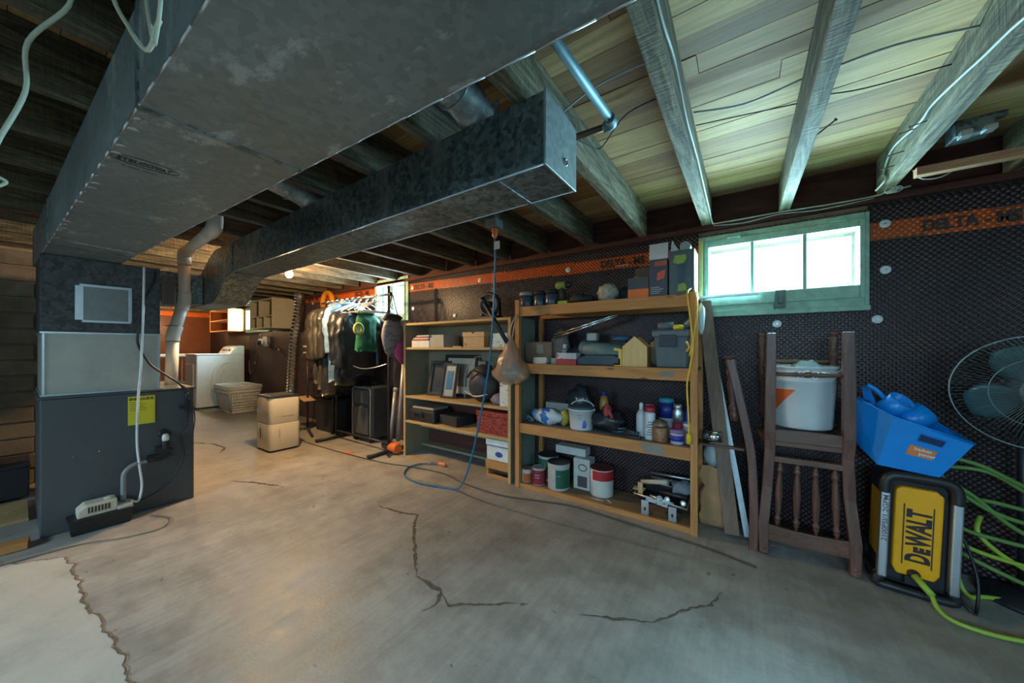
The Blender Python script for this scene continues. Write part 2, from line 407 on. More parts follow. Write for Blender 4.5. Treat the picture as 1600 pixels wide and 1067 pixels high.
# walls
def wall_with_openings(name, x0, x1, y0, y1, z0, z1, ops, mat, along='X'):
    m = MB(); xs = x0
    for (a, c, za, zb) in sorted(ops):
        q = [(xs, a, z0, z1), (a, c, z0, za), (a, c, zb, z1)]
        for (p, r, s_, t) in q:
            m.box(p, r, y0, y1, s_, t) if along == 'X' else m.box(y0, y1, p, r, s_, t)
        xs = c
    m.box(xs, x1, y0, y1, z0, z1) if along == 'X' else m.box(y0, y1, xs, x1, z0, z1)
    return struct(m, name, mat)
M_MASON = flat((0.22, 0.17, 0.12), 0.9, 0, 0.3, 6, 0.004)
OPA = (-.215, .535, 1.40, 1.775); OPB = (-3.83, -3.27, 1.46, 1.90); OPC = (-8.12, -7.06, 1.42, 1.84)
wall_back = wall_with_openings('wall_back', -10.5, 2.9, 2.612, 2.85, 0, CZ + .03, [OPA, OPB, OPC], M_MASON)
wall_left = struct(MB().box(-10.6, -10.4, -2.6, 2.85, 0, CZ + .03), 'wall_left', M_MASON)
wall_front = wall_with_openings('wall_front', -10.5, 2.9, -2.75, -2.6, 0, CZ + .03, [(-.05, 1.45, 1.15, 1.75), (-2.8, -1.6, 1.15, 1.75)], M_MASON)
wall_right = wall_with_openings('wall_right', -2.6, 2.85, 2.9, 3.05, 0, CZ + .03, [(-1.0, .30, 1.15, 1.75)], M_MASON, 'Y')
# membrane: sheet round the window openings, stripe, dimples as real geometry
def stripe_c(x): return 1.72 - .020 * (x - .55)
SW = .048
casA = (-.253, .553, 1.315, 1.83); casB = (-3.872, -3.225, 1.42, 1.94); casC = (-8.16, -7.03, 1.40, 1.87)
mm = MB(); xs = -10.4
for (a, c, za, zb) in sorted([casA, casB, casC]):
    mm.box(xs, a, WY, WY + .0115, 0, JZ - .03); mm.box(a, c, WY, WY + .0115, 0, za); xs = c
mm.box(xs, 2.88, WY, WY + .0115, 0, JZ - .03)
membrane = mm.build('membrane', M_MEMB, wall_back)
so = MB(); xs = -10.4
for (a, c, za, zb) in sorted([casA, casB, casC]) + [(2.88, 2.88, 0, 0)]:
    n_ = max(1, int((a - xs) / .6))
    for i in range(n_):
        p, q = xs + (a - xs) * i / n_, xs + (a - xs) * (i + 1) / n_
        k = len(so.v)
        so.add([(p, WY - .0012, stripe_c(p) - SW), (q, WY - .0012, stripe_c(q) - SW), (q, WY - .0012, stripe_c(q) + SW), (p, WY - .0012, stripe_c(p) + SW)], [(0, 1, 2, 3)])
    xs = c
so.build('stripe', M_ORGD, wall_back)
def dimples(x0, x1, sides, sub, z0=0.02, z1=JZ - .04):
    nx = int((x1 - x0) / .028); nz = int((z1 - z0) / .014)
    I, J = np.meshgrid(np.arange(nx), np.arange(nz)); cx = x0 + .028 * I + (J % 2) * .014; cz = z0 + .014 * J
    cx = cx.ravel(); cz = cz.ravel(); keep = np.ones(cx.shape, bool)
    for (a, c, za, zb) in (casA, casB, casC): keep &= ~((cx > a - .01) & (cx < c + .01) & (cz > za - .01) & (cz < zb + .01))
    st = np.abs(cz - (1.72 - .020 * (cx - .55))) < SW - .004
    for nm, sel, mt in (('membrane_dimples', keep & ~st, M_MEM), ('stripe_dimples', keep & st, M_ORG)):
        X = cx[sel]; Z = cz[sel]; N = len(X)
        if not N: continue
        an = np.arange(sides) * 2 * math.pi / sides + math.pi / sides
        r0, r1, h = .0082, .0058, .0065
        V = np.zeros((N, 2 * sides, 3)); 
        V[:, :sides, 0] = X[:, None] + r0 * np.cos(an); V[:, :sides, 2] = Z[:, None] + r0 * np.sin(an); V[:, :sides, 1] = WY
        V[:, sides:, 0] = X[:, None] + r1 * np.cos(an); V[:, sides:, 2] = Z[:, None] + r1 * np.sin(an); V[:, sides:, 1] = WY - h
        base = (np.arange(N) * 2 * sides)[:, None, None]
        q = np.array([[i, (i + 1) % sides, sides + (i + 1) % sides, sides + i] for i in range(sides)])
        Q = (base + q[None]).reshape(-1, 4); T = (base[:, :, 0] + (sides + np.arange(sides))[None]).reshape(-1, sides)
        me = bpy.data.meshes.new(nm); nl = Q.size + T.size; npz = len(Q) + len(T)
        me.vertices.add(N * 2 * sides); me.vertices.foreach_set('co', V.ravel())
        me.loops.add(nl); me.loops.foreach_set('vertex_index', np.concatenate([Q.ravel(), T.ravel()]).astype(np.int32))
        me.polygons.add(npz)
        me.polygons.foreach_set('loop_start', np.concatenate([np.arange(len(Q)) * 4, Q.size + np.arange(len(T)) * sides]).astype(np.int32))
        me.update(calc_edges=True); me.materials.append(mt)
        o = bpy.data.objects.new(nm, me); C.objects.link(o); o.parent = wall_back; ORG[o.name] = Vector((0, 0, 0)); o['kind'] = 'stuff'
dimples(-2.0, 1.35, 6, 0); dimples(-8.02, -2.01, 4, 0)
# lettering on the stripe
for x, w in ((.744, .305), (-.93, .33), (-3.15, .33), (-4.35, .33), (-5.65, .33)):
    z = stripe_c(x) - .026
    lettering('DELTA - MS', .075, (x, WY - .0072, z), (1, 0, -.02), (0, 0, 1), .0004, .0028, w).build('printed_lettering', M_INK, wall_back)
# plastic washers that pin the membrane
for (x, z) in ((.613, 1.754), (.615, 1.51), (.585, 1.251), (.163, 1.243), (-1.209, 1.745), (-2.161, 1.766), (-3.169, 1.789), (-3.157, 1.551), (-2.5, 1.435), (-4.2, 1.30), (-5.5, 1.78), (-7.494, 1.339), (-6.698, 1.067), (-7.736, .807)):
    f_ = MB().lathe((x, WY - .005, z), [(.022, 0), (.022, .003), (.016, .005), (.008, .0045), (.0075, .008), (.0, .008)], 16, (0, -1, 0)).build('washer', M_WHITEP, wall_back)
    MB().lathe((x, WY - .012, z), [(.004, 0), (.004, .003), (0, .003)], 8, (0, -1, 0)).build('nail_head', M_TINLID, f_)
# far end wall is covered in a rust coloured membrane
MB().box(-10.395, -10.385, .2, WY, .0, 1.80).build('membrane', M_RUST, wall_left, stuff=False)
MB().box(-10.384, -10.38, .2, WY, 1.80, 1.9).build('stripe', M_ORG, wall_left)

# windows
def window(name, cas, op, panes, railz, yf=WY - .035):
    m = MB(); a, c, za, zb = cas; p, q, r, s_ = op
    m.box(a, p, yf + .012, 2.68, za, zb).box(q, c, yf + .012, 2.68, za, zb).box(p, q, yf + .012, 2.68, s_ , zb).box(p, q, yf + .012, 2.68, za, r)
    w = struct(m, name, M_GREEN, .003)
    sf = MB(); t = .022
    sf.box(p, p + t, yf, 2.64, r - .03, s_ + .02).box(q - t, q, yf, 2.64, r - .03, s_ + .02).box(p + t, q - t, yf, 2.64, s_ - t, s_ + .02).box(p + t, q - t, yf, 2.64, r - .03, railz)
    sf.build('sash', M_GREEN, w, .003)
    for x in panes: MB().box(x - .009, x + .009, yf + .004, 2.635, railz, s_ - t).build('glazing_bar', M_GREEN, w, .002)
    xs = [p + t] + list(panes) + [q - t]
    for u, v_ in zip(xs, xs[1:]): MB().box(u + .005, v_ - .005, 2.618, 2.621, railz - .002, s_ - t + .002).build('pane', M_GLASS, w)
    return w
w1 = window('window_1', casA, OPA, (.04, .287), 1.44)
MB().box(.15, .20, 2.545, 2.566, 1.335, 1.44).box(.165, .185, 2.525, 2.546, 1.36, 1.40).box(.145, .155, 2.55, 2.566, 1.33, 1.36).build('latch', flat((0.10, 0.13, 0.11), .5, .5), w1, .002)
for x in (-.09, .39): 
    MB().box(x, x + .07, 2.555, 2.577, 1.797, 1.815).tube([(x, 2.553, 1.797), (x + .07, 2.553, 1.797)], .004).build('hinge', M_GREEN, w1, .001)
MB().box(-.253, .553, 2.56, 2.577, 1.30, 1.327).build('stool', M_GREEN, w1, .002)
w2 = window('window_2', casB, OPB, (-3.50,), 1.50)
w3 = window('window_3', casC, OPC, (-7.6,), 1.46)
MB().box(-1.0, .30, 2.93, 2.935, 1.15, 1.75).build('pane', M_GLASS, struct(MB().box(-1.05, -1.0, 2.88, 2.97, 1.10, 1.80).box(.30, .35, 2.88, 2.97, 1.10, 1.80).box(-1.0, .30, 2.88, 2.97, 1.75, 1.80).box(-1.0, .30, 2.88, 2.97, 1.10, 1.15).xf(Matrix(((0, 1, 0, 0), (1, 0, 0, 0), (0, 0, 1, 0), (0, 0, 0, 1)))), 'added_window_4', M_GREEN)).data.transform(Matrix(((0, 1, 0, 0), (1, 0, 0, 0), (0, 0, 1, 0), (0, 0, 0, 1))))  # side window out of view, added to carry the cool side light
MB().box(-.05, 1.45, -2.67, -2.665, 1.15, 1.75).build('pane', M_GLASS, struct(MB().box(-.1, -.05, -2.72, -2.58, 1.10, 1.80).box(1.45, 1.50, -2.72, -2.58, 1.10, 1.80).box(-.05, 1.45, -2.72, -2.58, 1.75, 1.80).box(-.05, 1.45, -2.72, -2.58, 1.10, 1.15), 'added_window_5', M_GREEN))  # unseen rear window, added so that cool daylight reaches the floor

MB().box(-2.8, -1.6, -2.67, -2.665, 1.15, 1.75).build('pane', M_GLASS, struct(MB().box(-2.85, -2.8, -2.72, -2.58, 1.10, 1.80).box(-1.6, -1.55, -2.72, -2.58, 1.10, 1.80).box(-2.8, -1.6, -2.72, -2.58, 1.75, 1.80).box(-2.8, -1.6, -2.72, -2.58, 1.10, 1.15), 'added_window_6', M_GREEN))  # another added rear window, out of view, for the left foreground

# block wall behind the furnace
wall_mid = struct(MB().box(-5.0, -4.78, -2.6, .34, 0, JZ - .01), 'wall_partition', M_MASON)
M_BLOCK = flat((0.13, 0.10, 0.07), 0.9, 0, 0.35, 7, 0.006)
random.seed(5); 
for r_ in range(15):
    z = .0 + r_ * .125; y = -1.9 + (r_ % 2) * .2
    while y < .34:
        y2 = min(y + .392, .34)
        if y2 - y > .06:
            MB().box(-4.785, -4.752 + random.uniform(-.006, .008), y + .004, y2 - .004, z + .006, min(z + .119, JZ - .02)).build('block', M_BLOCK, wall_mid, .006)
        y += .4
# ================================================================ FURNACE AND DUCTS
fu = thing('furnace', 'grey sheet metal furnace with bare metal coil box and dark insulated plenum on top', 'furnace', (-3.7, .41, 0))
cab = MB().box(-4.12, -3.335, .08, .742, 0.0, .80).build('cabinet', M_FURN, fu, .006)
MB().box(-4.13, -3.325, .07, .752, .80, .812).build('cabinet_lip', M_FURN, fu, .003)
MB().box(-4.05, -3.365, .088, .572, .812, 1.185).build('coil_box', M_STEEL, fu, .003, 'bare galvanized coil box')
MB().box(-4.06, -3.355, .080, .580, 1.183, 1.195).box(-4.06, -3.355, .080, .580, .813, .825).box(-3.367, -3.36, .088, .098, .82, 1.19).box(-3.367, -3.36, .562, .572, .82, 1.19).build('flange', M_ALU, fu, .001)
MB().box(-4.05, -3.362, .082, .572, 1.195, 1.648).build('plenum', M_FOIL, fu, .003, 'dark speckled insulated plenum')
ap = MB().box(-3.362, -3.352, .235, .425, 1.265, 1.48).build('access_panel', flat((0.24, 0.235, 0.24), .35, .5), fu, .002)
MB().box(-3.356, -3.349, .232, .434, 1.256, 1.27).box(-3.356, -3.349, .222, .438, 1.476, 1.492).box(-3.356, -3.349, .205, .238, 1.27, 1.48).box(-3.356, -3.349, .422, .438, 1.27, 1.48).build('foil_tape', M_ALU, ap, .001, 'shiny foil tape edge')
for y in (.30, .62, .2): MB().lathe((-3.335, y, .42 + y * .1), [(.005, 0), (.004, .003), (0, .004)], 8, (1, 0, 0)).build('screw', M_TINLID, cab)
lb = MB().box(-3.335, -3.332, .418, .542, .588, .776).build('energy_label', flat((0.72, 0.66, 0.03), .5, 0, .03), fu)
lettering('ENERGUIDE', .024, (-3.3318, .423, .750), (0, 1, 0), (0, 0, 1), .0003, .0009, .112).build('printed_heading', M_INK, lb)
t = MB(); random.seed(3)
for i in range(5): t.box(-3.332, -3.3314, .426, .426 + random.uniform(.04, .10), .735 - i * .013, .7375 - i * .013)
t.build('printed_lines', M_INK, lb)
# condensate trap on the front
tr = MB().box(-3.335, -3.30, .50, .575, .325, .37).box(-3.335, -3.305, .545, .60, .33, .42).lathe((-3.305, .588, .40), [(.020, 0), (.020, .055), (.016, .058)], 12).lathe((-3.335, .52, .345), [(.016, -.0), (.016, .05)], 10, (1, 0, 0)).box(-3.31, -3.295, .60, .625, .345, .36).box(-3.31, -3.295, .60, .625, .385, .40)
tr.build('drain_trap', M_BLACK, fu, .002)
MB().lathe((-3.305, .588, .455), [(.017, 0), (.019, .03), (.012, .048), (0, .05)], 14).build('white_cap', M_WHITE, fu, 0, 'white plastic elbow')
MB().lathe((-3.334, .588, .50), [(.034, 0), (.034, .004), (.02, .006)], 16, (1, 0, 0)).build('grommet', M_BLACK, fu)
sp = MB().box(-3.33, -3.30, .69, .715, .63, .73).lathe((-3.315, .70, .73), [(.011, 0), (.011, .04), (.008, .045)], 10).lathe((-3.315, .70, .59), [(.008, 0), (.011, .01), (.011, .045)], 10).box(-3.325, -3.305, .66, .692, .66, .685)
sp.build('valve', M_BLACK, fu, .002)
MB().box(-3.35, -3.31, .575, .64, 1.40, 1.60).build('control_box', flat((0.08, 0.06, 0.05), .6), fu, .004)

# condensate pump
cp = thing('condensate_pump', 'small beige condensate pump on a black tank on floor against furnace', 'pump', (-3.27, .30, 0))
MB().frust((-3.265, .30, 0), .105, .235, .125, .25, .085).build('tank', M_BLACK, cp, .005)
MB().box(-3.335, -3.195, .17, .43, .083, .093).build('tank_rim', M_BLACK, cp, .003)
hs = MB().prism([(.205, .093), (.36, .093), (.36, .165), (.235, .165), (.205, .135)], 'X', -3.32, -3.215).build('housing', flat((0.66, 0.60, 0.47), .45), cp, .006)
for i in range(7): MB().box(-3.216, -3.2125, .245 + i * .013, .251 + i * .013, .115, .15).build('vent_slot', M_BLACK, hs)
MB().box(-3.325, -3.21, .36, .425, .093, .115).lathe((-3.26, .33, .165), [(.022, 0), (.022, .012), (.015, .014)], 12).build('lid', flat((0.62, 0.56, 0.44), .45), cp, .003)
single(MB().tube(spline([(-3.30, .50, .34), (-3.295, .44, .335), (-3.29, .40, .30), (-3.285, .392, .24), (-3.28, .392, .12)]), .013, 10), 'drain_pipe', flat((0.26, 0.29, 0.30), .4), 'short grey bent plastic pipe dropping from furnace trap into the pump', 'pipe', (-3.29, .39, .1))
single(MB().tube(spline([(-3.33, .49, 1.64), (-3.325, .487, 1.40), (-3.33, .482, 1.2), (-3.30, .47, .95), (-3.295, .458, .772), (-3.29, .452, .5), (-3.29, .461, .346), (-3.29, .474, .19), (-3.27, .455, .10), (-3.262, .42, .118)]), .0065, 8), 'drain_tube', flat((0.84, 0.88, 0.88), .3), 'clear white tube hanging down the furnace front to the condensate pump', 'tube', (-3.3, .46, .1))
kc = MB().tube(spline([(-3.34, .545, 1.62), (-3.33, .535, 1.55), (-3.335, .49, 1.42), (-3.335, .478, 1.34), (-3.325, .462, 1.20), (-3.325, .462, 1.12), (-3.32, .50, 1.02), (-3.31, .529, .969), (-3.30, .60, .90), (-3.30, .66, .84), (-3.315, .70, .76)]), .0065, 8)
kc.tube(spline([(-3.315, .70, .60), (-3.31, .695, .54), (-3.31, .665, .49), (-3.31, .672, .42), (-3.31, .685, .36), (-3.31, .67, .28), (-3.31, .62, .18), (-3.30, .55, .12), (-3.29, .45, .085)]), .0045, 8)
kc.tube(spline([(-3.30, .66, .84), (-3.30, .70, .80), (-3.295, .725, .70), (-3.295, .738, .58), (-3.30, .725, .47), (-3.30, .712, .42)]), .0035, 6)
single(kc, 'black_cable', M_BLACK, 'black cable looping from plenum across furnace front to a valve', 'cable', (-3.32, .6, .5))

# main supply trunk overhead, three sections, slightly askew
def dy(x, left): return (.173 + (x + .7) * .0316) if left else (.553 + (x + .145) * .05)
md = thing('main_duct', 'wide galvanized sheet metal trunk duct running overhead from the furnace plenum', 'duct', (-1.5, .33, 1.65))
for (a, c) in ((.62, -1.14), (-1.146, -3.05), (-3.056, -4.02)):
    MB().prism([(a, dy(a, 1)), (a, dy(a, 0)), (c, dy(c, 0)), (c, dy(c, 1))], 'Z', 1.65, 1.895).build('duct_section', M_DUCT, md, .003)
for c in (-1.143, -3.053):
    MB().box(c - .010, c + .010, dy(c, 1) - .002, dy(c, 0) + .002, 1.6465, 1.6515).box(c - .010, c + .010, dy(c, 1) - .004, dy(c, 1) + .001, 1.65, 1.89).box(c - .01, c + .01, dy(c, 0) - .001, dy(c, 0) + .004, 1.65, 1.89).build('drive_cleat', M_DUCT2, md, .001)
for left in (1, 0):
    e = MB()
    for i in range(40):
        x = .6 - i * .115
        e.tube([(x, dy(x, left), 1.651), (x - .115, dy(x - .115, left), 1.651)], .0025, 5)
    e.build('edge_seam', M_ALU, md)
t = MB(); random.seed(9)
for i in range(26):
    x = -1.2 - i * .065 + random.uniform(-.02, .02); y0 = dy(x, 1) + .003; w = random.uniform(.005, .022)
    if random.random() < .6: t.prism([(x, y0), (x + random.uniform(.004, .01), y0 + w * .5), (x - random.uniform(.0, .01), y0 + w), (x - .012, y0)], 'Z', 1.6490, 1.6502)
for i in range(5): t.prism([(-2.9 - i * .01, .17 + i * .045), (-2.885 - i * .01, .22 + i * .04), (-2.91 - i * .01, .215 + i * .045)], 'Z', 1.6490, 1.6502)
t.build('sealant_smear', flat((0.55, 0.57, 0.55), .6, .2), md)
st = MB()
st = lettering('STELCOVAT', .035, (-1.50, .165, 1.6485), (.0, 1, 0), (1, 0, 0), .0003, .0006, .115)
ov = [(-1.485 + .032 * math.cos(a), .224 + .072 * math.sin(a), 1.6492) for a in [i * math.pi / 12 for i in range(24)]]
MB().tube(ov, .0009, 4, True).build('stamp_outline', M_INK, md)
st.build('ink_stamp', M_INK, md)
lettering('- --- ----', .018, (-1.545, .18, 1.6485), (0, 1, 0), (1, 0, 0), .0003, .0004, .075).build('ink_stamp', M_INK, md)

# branch duct with a stepped drop at its far end
bd = thing('branch_duct', 'long narrower galvanized branch duct with closed end, curving down to the plenum', 'duct', (-1.6, 1.0, 1.65))
MB().box(-1.30, -.492, .894, 1.109, 1.65, 1.872).build('duct_section', M_DUCT2, bd, .002)
MB().box(-3.08, -1.303, .895, 1.108, 1.651, 1.871).build('duct_section', M_DUCT2, bd, .002)
MB().box(-.495, -.487, .890, 1.113, 1.646, 1.876).build('end_cap', galvanized((0.42, 0.50, 0.51), (0.58, 0.66, 0.67), .4, .6), bd, .002, 'bright end cap')
MB().lathe((-.487, 1.025, 1.71), [(.011, 0), (.012, .004), (.008, .005), (.007, .001), (0, .001)], 14, (1, 0, 0)).build('plug', M_CHROME, bd)
def sbend(z_hi, z_lo, x0, x1, n=12):
    return [(x0 + (x1 - x0) * i / n, z_lo + (z_hi - z_lo) * (.5 + .5 * math.cos(math.pi * i / n))) for i in range(n + 1)]
top = sbend(1.872, 1.70, -3.42, -3.95); bot = sbend(1.65, 1.455, -3.08, -3.56)
MB().prism([(-3.083, 1.872)] + top + [(-4.2, 1.70), (-4.2, 1.455)] + bot[::-1], 'Y', .893, 1.11, False).build('drop_section', M_DUCT2, bd, .002)
MB().box(-4.2, -3.75, .575, .89, 1.458, 1.698).build('plenum_takeoff', M_DUCT2, bd, .002)
MB().box(-3.092, -3.074, .888, 1.114, 1.645, 1.876).box(-.682, -.666, .889, .893, 1.65, 1.905).box(-.69, -.66, .885, .893, 1.895, 1.906).box(-.682, -.666, .9, 1.11, 1.6465, 1.6498).build('strap', M_DUCT2, bd, .001)
for y in (.894, 1.109): MB().tube([(-.49, y, 1.6505), (-3.08, y, 1.6505)], .003, 5).build('edge_seam', M_ALU, bd)
for x0, lab in ((-.80, 'round metal duct collar beside the capped end of the branch duct'), (-2.02, 'round metal duct collar between the two ducts nearer the furnace')):
    m_ = MB().tube(spline([(x0, .50, 2.01), (x0, .64, 2.0), (x0, .80, 1.975), (x0, .91, 1.95), (x0, .98, 1.90), (x0, 1.0, 1.872)]), .068, 16)
    for q in (.66, .82): m_.tube([(x0 + .07 * math.cos(a), q + .0, 1.985 + .07 * math.sin(a) - (q - .66) * .12) for a in [i * math.pi / 9 for i in range(18)]], .004, 5, True)
    single(m_, 'round_duct', galvanized((0.30, 0.33, 0.33), (0.52, 0.54, 0.53), .45, .6), lab, 'duct', (x0, .8, 1.95))

# white plastic flue pipe
pv = thing('vent_pipe', 'white plastic vent pipe rising from furnace top and turning along the ceiling', 'pipe', (-3.7, .70, .81))
MB().tube([(-3.70, .69, .81), (-3.70, .70, 1.20)], .038, 16).build('pipe', M_PVC, pv)
MB().tube([(-3.70, .70, 1.20), (-3.70, .765, 1.47)], .038, 16).build('pipe', M_PVC, pv)
MB().tube([(-3.70, .765, 1.47), (-3.70, .765, 1.80)], .038, 16).build('pipe', M_PVC, pv)
MB().tube([(-3.66, .76, 1.85), (-2.90, .73, 1.865)], .036, 16).build('pipe', M_PVC, pv)
for pts in ([(-3.70, .698, 1.15), (-3.70, .702, 1.20), (-3.70, .72, 1.27)], [(-3.70, .748, 1.40), (-3.70, .765, 1.47), (-3.70, .765, 1.54)], [(-3.70, .765, 1.76), (-3.70, .765, 1.82), (-3.685, .763, 1.85), (-3.62, .76, 1.852)], [(-2.95, .732, 1.864), (-2.87, .73, 1.868), (-2.83, .73, 1.90), (-2.825, .73, 2.08)]):
    MB().tube(spline(pts, 4), .043, 16).build('coupling', M_PVC, pv)
m_ = MB()
for z in (1.15, 1.27): m_.tube([(-3.70 + .0445 * math.cos(a), .70 + .0445 * math.sin(a), z) for a in [i * math.pi / 9 for i in range(18)]], .002, 4, True)
m_.build('black_ring', M_BLACK, pv)
MB().box(-3.735, -3.655, .695, .70, 1.52, 1.545).build('red_label', flat((0.35, 0.08, 0.05), .5), pv)

# bare bulb in a ceiling socket
bl = thing('light_bulb', 'bare glowing light bulb in ceiling socket beyond the branch duct', 'lamp', (-3.571, 1.472, 1.905))
MB().lathe((-3.571, 1.472, 1.905), [(.055, 0), (.055, -.012), (.032, -.03), (.028, -.05), (0, -.05)], 16).build('socket', M_WHITEP, bl)
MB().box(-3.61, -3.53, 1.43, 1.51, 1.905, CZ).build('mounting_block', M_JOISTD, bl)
M_GLOW = glow((1.0, 0.62, 0.25), 60)
MB().lathe((-3.571, 1.472, 1.855), [(.014, 0), (.016, -.02), (.028, -.042), (.031, -.06), (.026, -.078), (.012, -.09), (0, -.092)], 16).build('bulb', M_GLOW, bl)
def point(name, loc, power, col, r=.035):
    l_ = bpy.data.lights.new(name, 'POINT'); l_.energy = power; l_.color = col; l_.shadow_soft_size = r
    o = bpy.data.objects.new(name, l_); C.objects.link(o); o.location = loc; return o
point('bulb_light', (-3.571, 1.472, 1.75), 76, (1.0, 0.64, 0.31))
b2 = thing('light_bulb', 'second glowing bulb hanging far back near the rust coloured end wall', 'lamp', (-9.3, 1.80, 1.905))
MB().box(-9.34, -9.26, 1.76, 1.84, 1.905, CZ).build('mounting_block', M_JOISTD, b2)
MB().lathe((-9.3, 1.80, 1.905), [(.055, 0), (.055, -.012), (.03, -.03), (.01, -.035), (.006, -.16), (.02, -.17), (.02, -.2), (0, -.2)], 16).build('socket', M_WHITEP, b2)
MB().lathe((-9.3, 1.80, 1.705), [(.014, 0), (.016, -.02), (.03, -.042), (.034, -.06), (.028, -.078), (.012, -.09), (0, -.092)], 16).build('bulb', M_GLOW, b2)
point('far_bulb_light', (-9.3, 1.80, 1.56), 24, (1.0, 0.60, 0.27))

# grey metal conduit with elbow, dark pipe
cd = thing('water_pipe', 'galvanized pipe with elbow and dark copper stub beside the capped duct end', 'pipe', (-.38, 1.0, 1.86))
MB().tube([(-.40, .45, 1.872), (-.39, .763, 1.866), (-.368, 1.125, 1.86)], .0135, 12).build('pipe', flat((0.13, 0.22, 0.25), .55, .3, .3, 8), cd)
MB().tube(spline([(-.369, 1.11, 1.86), (-.368, 1.135, 1.86), (-.378, 1.148, 1.86), (-.40, 1.15, 1.86)], 4), .018, 12).build('elbow', flat((0.13, 0.22, 0.25), .55, .3, .3, 8), cd)
MB().tube([(-.385, 1.149, 1.86), (-.56, 1.152, 1.868)], .011, 12).build('stub', flat((0.13, 0.075, 0.05), .5, .5), cd)

# lumber, dark case and board by the furnace foot
single(MB().box(-.045, .045, -.65, .0, 0, .038).xf(Matrix.Translation((-3.27, .045, .0035)) @ Matrix.Rotation(R(-6), 4, 'Z')), 'lumber_piece', M_PINEY, 'bare length of lumber lying on floor at foot of the furnace', 'lumber', (-3.25, -.2, 0), bevel=.002)
dc = thing('dark_case', 'low dark case on floor against the wall left of the furnace', 'case', (-4.45, -.2, 0))
MB().box(-4.70, -4.30, -.75, .06, 0.02, .235).build('body', M_BLACKM, dc, .006)
MB().box(-4.71, -4.29, -.76, .065, .235, .25).build('lid', M_BLACKM, dc, .004)
MB().box(-4.30, -4.292, -.30, -.12, .10, .17).build('latch', flat((0.2, 0.2, 0.2), .4, .5), dc, .002)
single(MB().box(-4.22, -3.75, -.9, .05, .001, .02), 'plywood_offcut', M_PLYZ, 'flat plywood offcut lying on the floor left of the furnace', 'plywood', (-4, -.3, 0), bevel=.001)

# strings hanging at the upper left
M_STR = flat((0.62, 0.62, 0.47), .8)
single(MB().tube(spline([(-1.185, .065, 1.90), (-1.19, .065, 1.83), (-1.20, .015, 1.72), (-1.205, .012, 1.62), (-1.21, -.02, 1.50), (-1.215, -.028, 1.44), (-1.215, -.02, 1.425), (-1.215, -.035, 1.42)]), .0042, 6).tube(spline([(-1.215, -.028, 1.44), (-1.213, -.01, 1.43), (-1.215, -.022, 1.415)]), .003, 6), 'hanging_string', M_STR, 'knotted cream string hanging straight down from joists at upper left', 'string', (-1.2, 0, 1.9))
single(MB().tube(spline([(-.966, .10, 1.90), (-.962, .10, 1.76), (-.90, .115, 1.665), (-.85, .125, 1.612), (-.815, .128, 1.602), (-.80, .13, 1.62), (-.795, .135, 1.64)]), .0035, 6).tube(spline([(-.90, .13, 1.90), (-.88, .13, 1.75), (-.82, .13, 1.62), (-.80, .13, 1.60)]), .003, 6).tube(spline([(-.72, .13, 1.90), (-.735, .13, 1.75), (-.765, .13, 1.64), (-.80, .13, 1.60)]), .003, 6), 'hanging_string', M_STR, 'looped cream cord hanging from joists in front of the wide trunk duct', 'string', (-.9, .1, 1.9))
# ================================================================ LAUNDRY END
dr = thing('clothes_dryer', 'white clothes dryer with embossed side panel and knob console against long wall', 'dryer', (-8.3, 2.15, 0))
body = MB().box(-8.64, -7.96, 1.80, 2.50, .03, .965).build('body', M_WHITE, dr, .015)
MB().box(-8.65, -7.95, 1.79, 2.50, .965, .985).build('top', M_WHITE, dr, .008)
pts = [(1.98, .16), (2.0, .50), (2.04, .70), (2.14, .83), (2.28, .86), (2.36, .84)]
ins = [(2.36, .80), (2.28, .82), (2.16, .79), (2.08, .68), (2.05, .50), (2.04, .16)]
MB().prism(pts + ins, 'X', -7.962, -7.950).build('embossing', M_WHITE, body, .004)
MB().prism([(2.12, .20), (2.14, .55), (2.18, .68), (2.28, .75), (2.40, .74), (2.40, .20)], 'X', -7.962, -7.954).build('embossing', M_WHITE, body, .004)
MB().box(-8.58, -8.10, 1.785, 1.802, .20, .80).build('door', M_WHITE, dr, .006)
MB().box(-8.12, -8.08, 1.775, 1.79, .50, .62).build('door_handle', M_ALU, dr, .004)
co = MB().prism([(2.28, .985), (2.50, .985), (2.50, 1.13), (2.44, 1.14), (2.36, 1.11)], 'X', -8.64, -7.965).build('console', M_WHITE, dr, .01)
for x in (-8.45, -8.28, -8.12):
    MB().lathe((x, 2.315, 1.05), [(.026, 0), (.022, .022), (0, .024)], 16, (0, -.85, .52)).build('knob', flat((0.25, 0.26, 0.27), .4), co)
for x in (-8.55, -8.03):
    for y in (1.87, 2.43): MB().lathe((x, y, 0), [(.025, 0), (.025, .01), (.014, .012), (.014, .035)], 10).build('foot', M_ALU, dr)

sk = thing('utility_table', 'pale utility table with thin white legs left of the dryer', 'table', (-9.25, 1.65, 0))
MB().box(-9.65, -8.85, 1.42, 2.0, .93, .97).build('tabletop', M_WHITEP, sk, .006)
MB().box(-9.60, -8.90, 1.47, 1.95, .40, .42).build('shelf', M_WHITEP, sk, .004)
for x in (-9.58, -8.92):
    for y in (1.48, 1.94): MB().tube([(x, y, 0), (x + (.03 if x < -9.2 else -.03), y, .93)], .014, 8).build('leg', M_WHITEP, sk)

